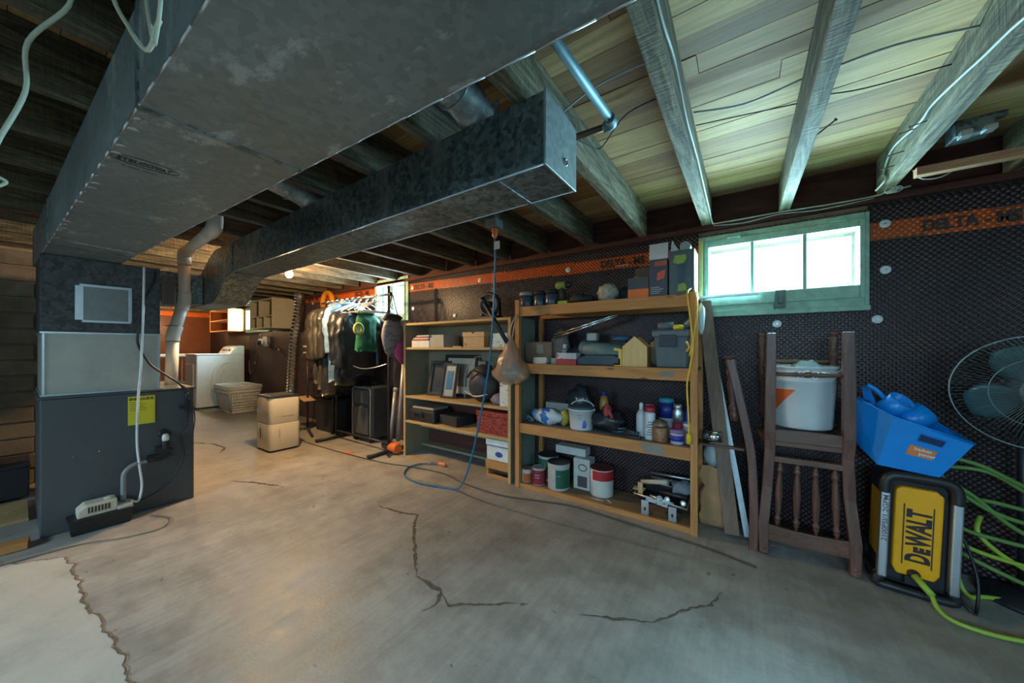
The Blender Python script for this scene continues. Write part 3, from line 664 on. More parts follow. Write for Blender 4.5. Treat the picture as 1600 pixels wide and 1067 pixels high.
bk = thing('laundry_basket', 'white plastic laundry basket with perforated sides standing before the dryer', 'basket', (-7.15, 2.2, 0))
b0 = (-7.52, -7.05, 2.03, 2.36); b1 = (-7.62, -6.95, 1.97, 2.42); Hb = .44
def bp(u, v, t):      # point on the tapered wall
    x0 = b0[0] + (b1[0] - b0[0]) * t; x1 = b0[1] + (b1[1] - b0[1]) * t; y0 = b0[2] + (b1[2] - b0[2]) * t; y1 = b0[3] + (b1[3] - b0[3]) * t
    return (x0 + (x1 - x0) * u, y0 + (y1 - y0) * v, .005 + Hb * t)
for side in range(4):
    m_ = MB()
    def q(s_, t): return (bp(s_, 0, t), bp(1, s_, t), bp(1 - s_, 1, t), bp(0, 1 - s_, t))[side]
    n_ = 15 if side % 2 == 0 else 11
    for i in range(n_ + 1):
        w = .014 if 0 < i < n_ else .018
        m_.tube([q(i / n_, 0), q(i / n_, 1)], w, 4)
    for j in range(9):
        t_ = [0.02, .12, .22, .32, .44, .56, .68, .80, .93][j]
        m_.tube([q(0, t_), q(1, t_)], (.016 if 0 < j < 7 else .03), 4)
    m_.build('side_panel', M_WHITE, bk)
MB().box(b0[0], b0[1], b0[2], b0[3], .0, .012).build('bottom', M_WHITE, bk)
MB().tube([bp(0, 0, 1), bp(1, 0, 1), bp(1, 1, 1), bp(0, 1, 1)], .02, 8, True).build('rim', M_WHITE, bk)

dh = thing('dehumidifier', 'cream white rounded dehumidifier with black top grille standing on the floor', 'dehumidifier', (-4.25, 1.64, 0))
def rrect(x0, x1, y0, y1, r, n=5):
    P = []
    for cx, cy, a0 in ((x1 - r, y1 - r, 0), (x0 + r, y1 - r, 90), (x0 + r, y0 + r, 180), (x1 - r, y0 + r, 270)):
        for i in range(n + 1): a = R(a0 + 90 * i / n); P.append((cx + r * math.cos(a), cy + r * math.sin(a)))
    return P
MB().prism(rrect(-4.43, -4.06, 1.49, 1.79, .045), 'Z', .02, .295, True).build('water_tank', M_CREAM, dh, .002)
MB().prism(rrect(-4.43, -4.06, 1.49, 1.79, .045), 'Z', .299, .572, True).build('housing', M_CREAM, dh, .002)
MB().prism(rrect(-4.42, -4.07, 1.50, 1.78, .045), 'Z', 0, .02, True).build('base', M_BLACK, dh)
MB().prism(rrect(-4.435, -4.055, 1.485, 1.795, .045), 'Z', .572, .585, True).build('lid', M_BLACK, dh, .002)
g_ = MB().box(-4.38, -4.16, 1.53, 1.75, .585, .588)
for i in range(9): g_.box(-4.375, -4.165, 1.54 + i * .023, 1.548 + i * .023, .588, .591)
g_.build('grille', flat((0.10, 0.10, 0.10), .5), dh)
MB().box(-4.36, -4.12, 1.51, 1.525, .585, .589).build('control_strip', flat((0.30, 0.28, 0.26), .3), dh)
MB().box(-4.30, -4.285, 1.487, 1.49, .13, .24).build('level_window', M_BLACK, dh)
MB().box(-4.061, -4.058, 1.60, 1.72, .365, .373).build('badge', flat((0.42, 0.38, 0.30), .4, .4), dh)
MB().box(-4.061, -4.0585, 1.575, 1.585, .14, .24).build('seam_line', flat((0.45, 0.41, 0.33), .4), dh)

fx = MB(); P = spline([(-5.43, 2.38, JZ), (-5.47, 2.38, 1.6), (-5.60, 2.38, 1.20), (-5.66, 2.38, .80), (-5.70, 2.38, .45), (-5.70, 2.36, .20), (-5.80, 2.34, .09), (-6.1, 2.34, .09)], 15)
fx.tube(P, [.056 + .018 * (i % 2) for i in range(len(P))], 14)
fx.sm = [False] * len(fx.sm)
single(fx, 'flexible_duct', flat((0.66, 0.65, 0.63), .28, 1.0, .15, 30), 'crinkled silver foil duct hanging from ceiling to floor behind the dehumidifier', 'duct', (-5.5, 2.38, 0))

# wall cabinets
M_OAK = flat((0.50, 0.46, 0.34), .6, 0, .06, 5)
pc = thing('pigeonhole_cabinet', 'pale green wall cabinet with open compartments and three pigeonholes below', 'cabinet', (-6.55, 2.45, 1.41))
for (a, c) in ((-7.0, -6.98), (-6.12, -6.10)): MB().box(a, c, 2.27, 2.598, 1.41, 1.89).build('side_panel', M_OAK, pc, .002)
MB().box(-6.98, -6.12, 2.27, 2.598, 1.87, 1.89).build('top', M_OAK, pc, .002)
MB().box(-6.98, -6.12, 2.27, 2.598, 1.41, 1.43).build('bottom', M_OAK, pc, .002)
MB().box(-6.98, -6.12, 2.27, 2.58, 1.60, 1.615).build('shelf', M_OAK, pc, .002)
MB().box(-6.98, -6.12, 2.583, 2.597, 1.43, 1.87).build('back_panel', M_PANEL, pc)
for x in (-6.70, -6.42): MB().box(x, x + .012, 2.27, 2.58, 1.43, 1.60).build('divider', M_OAK, pc, .001)
MB().box(-6.62, -6.60, 2.27, 2.58, 1.615, 1.87).build('divider', M_OAK, pc, .001)
wc = thing('wall_shelf', 'open wooden wall shelf box above the dryer', 'shelf', (-8.7, 2.45, 1.41))
for (a, c) in ((-9.22, -9.20), (-8.18, -8.16)): MB().box(a, c, 2.30, 2.598, 1.42, 1.86).build('side_panel', M_PINEZ, wc, .002)
for z in (1.42, 1.63, 1.845): MB().box(-9.20, -8.18, 2.30, 2.598, z, z + .018).build('shelf', M_PINE, wc, .002)
for (x, h_, r_, mt, lab) in ((-8.36, .13, .04, (0.75, 0.70, 0.5), 'pale bottle on the open wall shelf'), (-8.27, .07, .035, (0.8, 0.8, 0.8), 'small white tub on the open wall shelf beside the bottle')):
    single(MB().lathe((x, 2.40, 1.438), [(r_, 0), (r_, h_ * .7), (r_ * .4, h_ * .85), (r_ * .4, h_), (0, h_)], 14), 'bottle' if h_ > .1 else 'tub', flat(mt, .4), lab, 'bottle' if h_ > .1 else 'tub', (x, 2.4, 1.438))

ob = thing('outlet_box', 'grey wall outlet box on membrane with black plug and cables', 'outlet', (-7.15, 2.57, 1.2))
MB().box(-7.22, -7.04, 2.54, 2.592, 1.12, 1.30).build('box', flat((0.35, 0.35, 0.34), .5, .3), ob, .004)
MB().box(-7.40, -7.24, 2.53, 2.592, 1.16, 1.26).build('box', M_WHITEP, ob, .004)
MB().lathe((-7.30, 2.535, 1.19), [(.045, 0), (.045, .04), (.02, .06)], 12, (0, -1, 0)).build('plug', M_BLACK, ob)
single(MB().tube(spline([(-7.30, 2.49, 1.19), (-7.29, 2.47, 1.0), (-7.38, 2.48, .72), (-7.62, 2.5, .60), (-7.80, 2.53, .68), (-7.86, 2.54, .85)]), .012, 8), 'dryer_cable', flat((0.10, 0.06, 0.06), .5), 'thick dark cord looping from wall outlet down to the dryer', 'cord', (-7.5, 2.5, .9))
single(MB().tube(spline([(-7.04, 2.56, 1.2), (-6.9, 2.585, 1.05), (-6.7, 2.585, 1.10), (-6.4, 2.585, .95), (-6.1, 2.585, .88)]), .007, 6), 'thin_cable', M_BLACK, 'thin black cable trailing right from the outlet box across the membrane', 'cable', (-6.7, 2.58, 1.1))

# ================================================================ CLOTHES RACK
rk = thing('clothes_rack', 'black metal clothes rack with chrome top rail loaded with dark jackets', 'clothes rack', (-3.9, 2.2, 0))
MB().tube([(-4.42, 2.2, 1.655), (-3.04, 2.2, 1.655)], .013, 10).build('rail', M_CHROME, rk)
for x in (-4.08, -3.06):
    MB().tube([(x, 2.2, .03), (x, 2.2, 1.72)], .014, 10).build('post', M_BLACK, rk)
    MB().tube([(x, 1.96, .022), (x, 2.44, .022)], .02, 8).build('foot', M_BLACK, rk)
MB().tube([(-4.16, 2.2, .035), (-4.16, 2.2, .75)], .012, 8).build('post', M_BLACK, rk)
MB().tube([(-4.08, 2.2, .10), (-3.06, 2.2, .10)], .012, 8).build('lower_rail', M_BLACK, rk)
MB().lathe((-3.04, 2.2, 1.655), [(.02, 0), (.022, .02), (.012, .03), (0, .03)], 12, (1, 0, 0)).lathe((-3.06, 2.2, 1.72), [(.018, 0), (.018, .02), (0, .03)], 12).build('end_cap', M_BLACK, rk)
r2 = thing('low_rack', 'short black metal stand with white clamps left of the hanging jackets', 'stand', (-4.75, 2.2, 0))
MB().tube([(-4.80, 2.2, .03), (-4.80, 2.2, 1.12)], .013, 10).build('post', M_BLACK, r2)
MB().tube([(-4.95, 2.02, .02), (-4.80, 2.2, .03), (-4.95, 2.40, .02)], .014, 8).tube([(-4.80, 2.2, .03), (-4.35, 2.05, .02)], .014, 8).build('foot', M_BLACK, r2)
for z in (1.03, 1.115): MB().tube([(-4.85, 2.17, z), (-4.75, 2.21, z)], .013, 8).build('clamp', M_WHITEP, r2, 0, 'white plastic clamp')

def garment(name, label, x, mat, z0, z1, half, thick, sleeve=True, seed=0, tilt=0, sl_len=.55, collar=True):
    loc = (x, 2.2, z1 + .06)
    g = thing(name, label, name.split('_')[-1], loc, None)
    n = 28; L = 16; v = []; f = []; random.seed(seed)
    for i in range(L + 1):
        t = i / L; z = z1 - (z1 - z0) * t
        w = half * (0.42 + 0.58 * min(1, (t / .10)) ** .6) * (1 - .06 * math.sin(t * 3)) if t < .12 else half * (.92 + .10 * t)
        d = thick * (.55 + .45 * min(1, t / .2)) * (1 + .15 * t)
        for k in range(n):
            a = 2 * math.pi * k / n; ny = noise.noise(Vector((k * .9, t * 3, seed * 2.3)))
            fold = 1 + .22 * math.sin(k * 2.2 + seed) * t + .25 * ny
            v.append((x + d * math.cos(a) * fold, 2.2 + w * math.sin(a), z + tilt * t + (.012 * math.sin(a * 4 + seed) if i == L else 0)))
    for i in range(L):
        for k in range(n): f.append((i * n + k, i * n + (k + 1) % n, (i + 1) * n + (k + 1) % n, (i + 1) * n + k))
    f += [tuple(range(n)), tuple(range(L * n, L * n + n))[::-1]]
    crumple(MB().add(v, f, [True] * (L * n) + [True, False]), .016, 9, seed).build('body', mat, g)
    if sleeve:
        for s_ in (-1, 1):
            P = spline([(x, 2.2 + s_ * half * .40, z1 - .015), (x, 2.2 + s_ * half * .90, z1 - .07), (x + .005, 2.2 + s_ * half * 1.03, z1 - .18), (x + .01, 2.2 + s_ * half * 1.06, z1 - .34), (x + .02, 2.2 + s_ * half * 1.02, z1 - sl_len - .06)], 6)
            rr = [(.030 + .026 * min(1, i / len(P) * 3.2)) * (1 + .03 * math.sin(i * 1.9 + seed)) * (1 - .25 * i / len(P)) for i in range(len(P))]
            crumple(MB().tube(P, rr, 14), .020, 11, seed + 5 * s_).build('sleeve', mat, g)
    if collar:
        MB().tube([(x + .045 * math.cos(a), 2.2 + .085 * math.sin(a), z1 + .012) for a in [i * math.pi / 8 for i in range(16)]], .02, 7, True).build('collar', mat, g)
    return g
def leather(c, r=.35): return flat(tuple(q * .62 for q in c), r, 0, .3, 9, .006)
garment('brown_jacket', 'dark brown jacket, leftmost on the clothes rail', -4.27, leather((0.05, 0.033, 0.024), .5), .98, 1.56, .21, .036, seed=1)
garment('grey_coat', 'long charcoal coat, second from left on the rail', -4.17, leather((0.045, 0.040, 0.033), .6), .68, 1.56, .23, .04, seed=2)
garment('olive_coat', 'dark olive coat hanging third from left on the rail', -4.06, leather((0.062, 0.054, 0.040), .6), .62, 1.57, .23, .042, seed=3)
garment('leather_jacket', 'shiny black leather jacket hanging beside the blue jacket', -3.95, leather((0.04, 0.035, 0.028), .25), .55, 1.58, .24, .042, seed=4)
garment('blue_jacket', 'pale blue open jacket in the middle of the clothes rail', -3.84, flat((0.13, 0.24, 0.38), .45, 0, .6, 7, .006), .72, 1.60, .22, .04, seed=5, sl_len=.5)
garment('black_jacket', 'black padded jacket hanging left of the green shirt', -3.72, leather((0.015, 0.016, 0.02), .4), .68, 1.52, .22, .048, seed=6)
garment('black_vest', 'black jacket hanging lowest, just behind the green shirt', -3.60, leather((0.02, 0.02, 0.025), .4), .78, 1.48, .22, .042, seed=7)
gs = garment('green_shirt', 'bright green shirt hanging near the right end of the rail', -3.46, flat((0.005, 0.10, 0.048), .8, 0, .25, 10, .003), 1.06, 1.47, .13, .04, seed=8, sleeve=False)
MB().tube([(-3.40, 2.07 + .045 * math.cos(a), 1.30 + .055 * math.sin(a)) for a in [i * math.pi / 9 for i in range(18)]], .016, 8, True).build('yellow_print', flat((0.35, 0.32, 0.08), .6), gs, 0, 'yellow ring print')
# hangers
def hanger(x, z, label, grp='white hangers on the clothes rail'):
    m_ = MB()
    m_.tube(spline([(x, 2.19, z), (x, 2.218, z + .012), (x, 2.222, z + .035), (x, 2.2, z + .052), (x, 2.178, z + .036)], 4), .004, 6)
    m_.tube(spline([(x, 2.2, z - .02), (x, 2.2, z)], 2), .006, 6)
    m_.tube([(x, 2.2, z - .02), (x, 2.10, z - .06), (x, 1.99, z - .125), (x, 2.00, z - .14), (x, 2.40, z - .14), (x, 2.41, z - .125), (x, 2.30, z - .06)], .006, 6, True)
    return single(m_, 'coat_hanger', M_WHITEP, label, 'hanger', (x, 2.2, z), grp)
for x, nm in ((-4.27, 'dark brown jacket, leftmost on the rail'), (-4.17, 'long charcoal coat'), (-4.06, 'dark olive coat'), (-3.95, 'shiny black leather jacket'), (-3.84, 'pale blue jacket'), (-3.72, 'black padded jacket'), (-3.60, 'lowest hanging black jacket'), (-3.46, 'green shirt')):
    hanger(x, 1.622, 'white plastic hanger carrying the ' + nm)
for i, nm in enumerate(('leftmost', 'middle', 'rightmost')):
    hanger(-3.34 + i * .07, 1.622, nm + ' of three bare white hangers at the right end of the rail', 'empty white hangers')
ring = MB().tube([(-4.98 + .133 * math.cos(a), 2.555, 1.76 + .133 * math.sin(a)) for a in [i * math.pi / 14 for i in range(28)]], .036, 12, True)
single(ring, 'orange_ring', flat((0.85, 0.33, 0.03), .45), 'thick orange plastic ring hung on the wall above the leftmost jackets', 'ring', (-4.98, 2.555, 1.76))
# hanging bag at the end of the rack
hb = thing('garment_bag', 'grey patterned cloth bag with black straps hanging off rack end', 'bag', (-3.0, 2.2, 1.6))
MB().blob((-3.0, 2.2, 1.22), (.05, .13, .22), 3, .2, 14).build('body', paper_print((0.22, 0.20, 0.22), (0.12, 0.10, 0.13), 14), hb)
MB().blob((-3.0, 2.2, 1.40), (.05, .11, .05), 4, .2, 12).build('flap', M_BLACKM, hb)
MB().tube(spline([(-3.0, 2.12, 1.40), (-3.0, 2.17, 1.55), (-3.0, 2.2, 1.645), (-3.0, 2.23, 1.55), (-3.0, 2.28, 1.40)]), .006, 6).build('strap', M_BLACKM, hb)
single(MB().blob((-2.97, 2.30, 1.05), (.035, .10, .12), 8, .3), 'pink_garment', flat((0.45, 0.06, 0.16), .7), 'crimson cloth hanging low behind the patterned bag', 'cloth', (-2.97, 2.3, 1.2))
single(MB().tube(spline([(-3.64, 2.10, .92), (-3.4, 2.10, .875), (-3.2, 2.12, .89), (-3.07, 2.185, .93)]), .005, 7), 'trouser_hanger', M_ALU, 'white bar of a hanger below the green shirt', 'hanger', (-3.3, 2.1, .9))

# suitcase, storage box, sacks
su = thing('suitcase', 'dark grey upright wheeled suitcase with lighter piping under the rack', 'suitcase', (-3.68, 2.42, 0))
MB().box(-3.90, -3.50, 2.29, 2.54, .05, .655).build('shell', flat((0.035, 0.038, 0.04), .7), su, .03)
MB().box(-3.86, -3.54, 2.262, 2.295, .09, .42).build('pocket', flat((0.055, 0.056, 0.055), .75), su, .02, 'large front pocket')
MB().box(-3.86, -3.54, 2.27, 2.295, .45, .61).build('pocket', flat((0.05, 0.052, 0.052), .75), su, .015)
pp = [(-3.88, 2.288, .09), (-3.88, 2.288, .60), (-3.85, 2.288, .635), (-3.55, 2.288, .635), (-3.52, 2.288, .60), (-3.52, 2.288, .09), (-3.55, 2.288, .065), (-3.85, 2.288, .065)]
MB().tube(pp, .009, 6, True).build('piping', flat((0.20, 0.20, 0.19), .6), su)
MB().tube(spline([(-3.78, 2.42, .655), (-3.77, 2.42, .685), (-3.63, 2.42, .685), (-3.62, 2.42, .655)]), .011, 8).build('handle', M_BLACK, su)
for x in (-3.85, -3.55): 
    for y in (2.31, 2.51): MB().lathe((x - .012, y, .028), [(.028, 0), (.028, .024)], 12, (1, 0, 0)).build('wheel', M_BLACK, su)
bx = thing('storage_tote', 'dark square storage tote on floor under the left jackets', 'box', (-4.52, 2.40, 0))
MB().frust((-4.54, 2.42, 0), .44, .26, .50, .30, .42).build('body', flat((0.030, 0.033, 0.04), .6), bx, .01)
MB().box(-4.81, -4.28, 2.26, 2.58, .40, .43).build('rim', M_BLACKM, bx, .006)
single(MB().blob((-4.52, 2.40, .51), (.23, .15, .13), 5, .5, 20, 3.0), 'garbage_bag', flat((0.02, 0.022, 0.026), .25), 'shiny black plastic bag heaped on top of the storage tote', 'bag', (-4.5, 2.4, .45))
single(MB().box(-4.88, -4.68, 2.10, 2.25, .425, .43).xf(rot_about((-4.78, 2.2, .43), (0, 1, 0), R(14))), 'cardboard_flap', M_CARD, 'brown cardboard flap sticking out left of the tote', 'cardboard', (-4.78, 2.2, .43))
single(MB().tube([(-3.094, 2.34, .09), (-3.094, 2.42, .98)], .022, 12), 'vacuum_tube', flat((0.42, 0.42, 0.42), .35, .3), 'upright grey tube standing between clothes rack and bookcase', 'tube', (-3.09, 2.38, .1))
single(MB().tube([(-3.17, 2.30, .08), (-3.17, 2.36, .62)], .02, 12).tube([(-3.17, 2.36, .62), (-3.165, 2.37, .66)], .026, 12), 'vacuum_tube', flat((0.36, 0.36, 0.36), .35, .3), 'shorter grey tube left of the taller one beside the bookcase', 'tube', (-3.17, 2.33, .1))
tl = thing('power_tool', 'orange and black power tool lying on floor beside bookcase', 'tool', (-3.05, 2.25, .05))
MB().lathe((-2.93, 2.22, .06), [(.045, 0), (.055, .03), (.052, .13), (.03, .15)], 14, (-1, .1, .0)).build('motor_housing', flat((0.75, 0.16, 0.03), .5), tl)
MB().lathe((-3.07, 2.235, .06), [(.03, 0), (.045, .03), (.045, .12), (.02, .16), (.0, .16)], 14, (-1, .1, 0)).build('gearbox', M_BLACK, tl)
MB().tube(spline([(-3.0, 2.2, .03), (-2.97, 2.13, .02), (-2.93, 2.10, .03)]), .014, 8).build('handle', M_BLACK, tl)
single(MB().prism([(-3.47, 1.92), (-3.40, 1.955), (-3.385, 2.02), (-3.44, 2.0)], 'Z', .0015, .004), 'orange_tag', flat((0.85, 0.16, 0.03), .6), 'small bright orange tag lying on the floor before the rack', 'tag', (-3.43, 1.97, 0))
# ================================================================ BOOKCASE (left) AND ITS CONTENTS
bc = thing('bookcase', 'homemade plywood bookcase with pale edges and grey side panels, nearer the jackets', 'shelf unit', (-2.2, 2.4, 0))
for (a, c) in ((-2.88, -2.858), (-1.575, -1.553)):
    MB().box(a, c, 2.255, 2.575, 0, 1.345).build('side_panel', M_PANEL, bc, .002)
    MB().box(a - .002, c + .002, 2.248, 2.256, 0, 1.345).build('edge_strip', M_PLYZ, bc)
for z in (1.325, 1.08, .59, .34): MB().box(-2.858, -1.575, 2.25, 2.575, z, z + .022).build('shelf', M_PLY, bc, .002)
MB().box(-2.858, -1.575, 2.46, 2.575, .06, .08).build('shelf', M_PANEL, bc, .002)
MB().box(-2.858, -1.575, 2.565, 2.585, .60, 1.33).build('back_panel', M_PANEL, bc)
MB().box(-2.858, -1.575, 2.565, 2.585, .08, .59).build('back_panel', M_SILL, bc)
MB().box(-2.858, -1.575, 2.45, 2.465, .26, .34).build('cleat', M_PLY, bc, .002)
MB().box(-2.80, -2.45, 2.20, 2.25, .001, .01).build('kick_strip', M_PLY, bc)
def box(name, label, cat, c, w, d, h, mat, rz=0, bevel=.003, group=None, rx=0, ry=0):
    """closed carton or block standing on c"""
    m_ = MB().box(-w / 2, w / 2, -d / 2, d / 2, 0, h)
    m_.xf(Matrix.Translation(c) @ Matrix.Rotation(R(rz), 4, 'Z') @ Matrix.Rotation(R(rx), 4, 'X') @ Matrix.Rotation(R(ry), 4, 'Y'))
    return single(m_, name, mat, label, cat, c, group, bevel)
z1 = 1.102
box('white_carton', 'flat white box at left end of bookcase upper shelf', 'box', (-2.66, 2.36, z1), .24, .18, .065, flat((0.68, 0.67, 0.62), .6), 4)
box('grey_carton', 'flat grey tapered box right of the flat white box', 'box', (-2.43, 2.38, z1), .20, .2, .12, flat((0.33, 0.33, 0.29), .6), -3)
random.seed(4)
for i, (c_, lab) in enumerate((((0.32, 0.07, 0.08), 'dark red magazine lying on the flat white box'), ((0.60, 0.58, 0.52), 'pale magazine on the dark red magazine'), ((0.35, 0.10, 0.12), 'maroon magazine near the top of the magazine pile'), ((0.50, 0.47, 0.46), 'grey folder topmost on the magazine pile'))):
    box('magazine', lab, 'magazine', (-2.68 + i * .02, 2.36, z1 + .0665 + i * .014), .22, .16, .012, flat(c_, .5), 6 - i * 5, .001)
sb = thing('shoebox', 'tan cardboard shoebox with lid on the bookcase upper shelf', 'box', (-1.98, 2.37, z1))
MB().box(-2.10, -1.86, 2.29, 2.46, z1, z1 + .11).build('body', M_CARD, sb, .002)
MB().box(-2.106, -1.854, 2.284, 2.466, z1 + .095, z1 + .135).build('lid', flat((0.56, 0.38, 0.19), .8), sb, .002)
MB().lathe((-1.98, 2.2835, z1 + .135), [(.014, 0), (.014, .0015)], 12, (0, -1, 0)).build('finger_hole', M_INK, sb)
MB().prism([(-2.09, z1 + .045), (-2.082, z1 + .045), (-2.072, z1 + .02), (-2.055, z1 + .04), (-2.05, z1 + .035), (-2.07, z1 + .012), (-2.08, z1 + .018)], 'Y', 2.289, 2.2898).build('printed_mark', flat((0.22, 0.12, 0.05), .7), sb)
box('teal_carton', 'small white and teal carton right of the shoebox', 'box', (-1.70, 2.36, z1), .16, .12, .12, paper_print((0.55, 0.66, 0.62), (0.10, 0.10, 0.10), 40, .58), 0)
box('plank_offcut', 'thin loose board under the shoebox edge', 'board', (-2.16, 2.30, z1), .10, .07, .012, M_PLY, 3)
z2 = .612
def picture(label, c, w, h, frame, matcol, img, rx=-12, rz=0, stroke=.035):
    p = thing('framed_picture', label, 'picture', c)
    T = Matrix.Translation(c) @ Matrix.Rotation(R(rz), 4, 'Z') @ Matrix.Rotation(R(rx), 4, 'X')
    MB().box(-w / 2, w / 2, 0, .014, 0, h).xf(T).build('backing', matcol, p)
    MB().box(-w / 2, -w / 2 + stroke, -.014, .0, 0, h).box(w / 2 - stroke, w / 2, -.014, .0, 0, h).box(-w / 2 + stroke, w / 2 - stroke, -.014, 0, 0, stroke).box(-w / 2 + stroke, w / 2 - stroke, -.014, 0, h - stroke, h).xf(T).build('frame', frame, p, .002)
    MB().box(-w * .22, w * .22, -.003, .001, h * .25, h * .78).xf(T).build('print', img, p)
    return p
picture('large black framed picture with cream mat, at the back of the middle shelf', (-2.33, 2.47, z2), .44, .42, M_BLACK, flat((0.52, 0.50, 0.42), .7), flat((0.16, 0.16, 0.14), .6), -8, 0)
picture('dark framed picture leaning leftmost on the middle shelf', (-2.56, 2.41, z2), .24, .36, M_BLACK, flat((0.03, 0.045, 0.06), .3), flat((0.025, 0.035, 0.05), .3), -14, 14)
picture('narrow framed blue photo leaning between the dark frame and cream mat', (-2.36, 2.35, z2), .17, .34, M_BLACKM, flat((0.35, 0.36, 0.34), .4), flat((0.05, 0.17, 0.30), .35), -12, 6, .02)
hm = thing('black_bag', 'rounded black padded bag on middle shelf behind blue cord', 'bag', (-1.93, 2.36, z2))
MB().blob((-1.93, 2.38, z2 + .17), (.155, .12, .17), 2, .12, 20, 1.4).build('body', flat((0.035, 0.037, 0.042), .5), hm)
MB().tube(spline([(-2.03, 2.27, z2 + .22), (-1.95, 2.25, z2 + .29), (-1.84, 2.27, z2 + .24)]), .009, 6).build('strap', M_BLACK, hm)
MB().tube(spline([(-2.06, 2.262, z2 + .10), (-1.93, 2.252, z2 + .065), (-1.80, 2.262, z2 + .09)]), .006, 6).build('zipper', M_ALU, hm)
box('grey_canister', 'grey square canister behind the rounded black bag', 'canister', (-2.05, 2.52, z2), .09, .06, .36, flat((0.30, 0.31, 0.30), .5))
single(MB().tube(spline([(-2.09, 2.30, z2 + .03), (-2.10, 2.32, z2 + .25), (-2.0, 2.34, z2 + .40), (-1.86, 2.36, z2 + .38), (-1.80, 2.36, z2 + .30)]), .004, 5), 'grey_wire', flat((0.25, 0.25, 0.23), .5), 'thin grey wire arching over the rounded black bag', 'wire', (-1.95, 2.33, z2))
box('patterned_carton', 'tall white carton with brown print at right end of middle shelf', 'box', (-1.63, 2.33, z2), .10, .11, .20, paper_print((0.68, 0.66, 0.58), (0.28, 0.11, 0.06), 25, .60))
single(MB().blob((-1.73, 2.33, z2 + .045), (.07, .06, .05), 9, .3), 'lilac_cloth', flat((0.24, 0.19, 0.22), .8), 'crumpled lilac cloth before the tall white carton', 'cloth', (-1.73, 2.33, z2))
z3 = .362
bk2 = thing('black_case', 'low black case with pale top on bookcase lower shelf', 'case', (-2.62, 2.38, z3))
MB().box(-2.84, -2.46, 2.27, 2.52, z3, z3 + .12).build('body', M_BLACK, bk2, .02)
MB().box(-2.80, -2.49, 2.29, 2.50, z3 + .12, z3 + .145).build('lid', flat((0.30, 0.28, 0.22), .5), bk2, .01)
MB().tube(spline([(-2.72, 2.27, z3 + .05), (-2.72, 2.252, z3 + .09), (-2.62, 2.252, z3 + .09), (-2.62, 2.27, z3 + .05)]), .008, 6).build('handle', M_BLACKM, bk2)
box('black_binder', 'flat black binder stacked right of the low black case', 'binder', (-2.30, 2.42, z3), .26, .22, .09, M_BLACKM, -8)
wb = thing('woven_box', 'red woven box with lid on lower shelf right end', 'box', (-1.76, 2.36, z3))
m_, nt, n, l, b = NT('red weave')
wv = n.new('ShaderNodeTexBrick'); l.new(texco(n, l, (1, 1, 1), rot=(R(90), 0, 0)), wv.inputs['Vector']); wv.inputs['Scale'].default_value = 20
wv.inputs['Color1'].default_value = (0.50, 0.085, 0.05, 1); wv.inputs['Color2'].default_value = (0.22, 0.015, 0.012, 1); wv.inputs['Mortar'].default_value = (0.08, 0.01, 0.01, 1)
l.new(wv.outputs['Color'], b.inputs['Base Color']); b.inputs['Roughness'].default_value = .6; bump(n, l, b, wv.outputs['Fac'], .004, .8)
MB().box(-1.93, -1.60, 2.28, 2.48, z3, z3 + .15).build('body', m_, wb, .004)
MB().box(-1.937, -1.593, 2.273, 2.487, z3 + .152, z3 + .195).build('lid', m_, wb, .004)
wbx = thing('file_box', 'white cardboard file box with blue band standing on small crate', 'box', (-1.70, 2.37, .15))
MB().box(-1.82, -1.585, 2.28, 2.53, .15, .315).build('body', flat((0.66, 0.67, 0.64), .6), wbx, .003)
MB().box(-1.826, -1.579, 2.274, 2.536, .275, .325).build('lid', flat((0.70, 0.71, 0.68), .6), wbx, .003)
MB().box(-1.822, -1.583, 2.272, 2.274, .270, .277).build('blue_band', flat((0.03, 0.07, 0.25), .5), wbx)
MB().lathe((-1.69, 2.279, .205), [(.038, 0), (.038, .0015)], 24, (0, -1, 0)).xf(Matrix.Translation((0, 0, .205 * .4)) @ Matrix.Diagonal((1, 1, .6, 1))).build('oval_print', flat((0.03, 0.07, 0.28), .5), wbx)
cr = thing('wooden_crate', 'small wooden crate on floor under the white file box', 'crate', (-1.70, 2.37, 0))
MB().box(-1.83, -1.58, 2.275, 2.29, .075, .148).build('front_board', M_PINE, cr, .002)
MB().box(-1.83, -1.58, 2.29, 2.53, .135, .149).build('top_board', M_PINE, cr, .002)
MB().box(-1.83, -1.81, 2.29, 2.53, 0, .135).build('side_board', M_PINE, cr, .002)
MB().box(-1.60, -1.58, 2.29, 2.53, 0, .135).build('side_board', M_PINE, cr, .002)
MB().box(-1.80, -1.58, 2.275, 2.29, .0, .03).build('front_board', M_PINE, cr, .002)
# black desk fan / heater dish on top
df = thing('desk_fan', 'round black desk fan standing on top of the bookcase', 'fan', (-1.88, 2.42, 1.348))
MB().lathe((-1.88, 2.44, 1.485), [(.095, 0), (.11, .02), (.11, .055), (.095, .07), (.085, .06), (.04, .045), (0, .045)], 26, (0, -1, 0)).build('housing', M_BLACK, df)
MB().lathe((-1.88, 2.385, 1.485), [(.03, 0), (.03, .02), (.02, .028), (0, .03)], 16, (0, -1, 0)).build('hub', M_BLACKM, df)
MB().box(-1.98, -1.78, 2.36, 2.48, 1.348, 1.385).build('base', M_BLACK, df, .01)
MB().box(-1.985, -1.965, 2.39, 2.43, 1.38, 1.49).box(-1.795, -1.775, 2.39, 2.43, 1.38, 1.49).build('bracket', M_BLACK, df, .003)
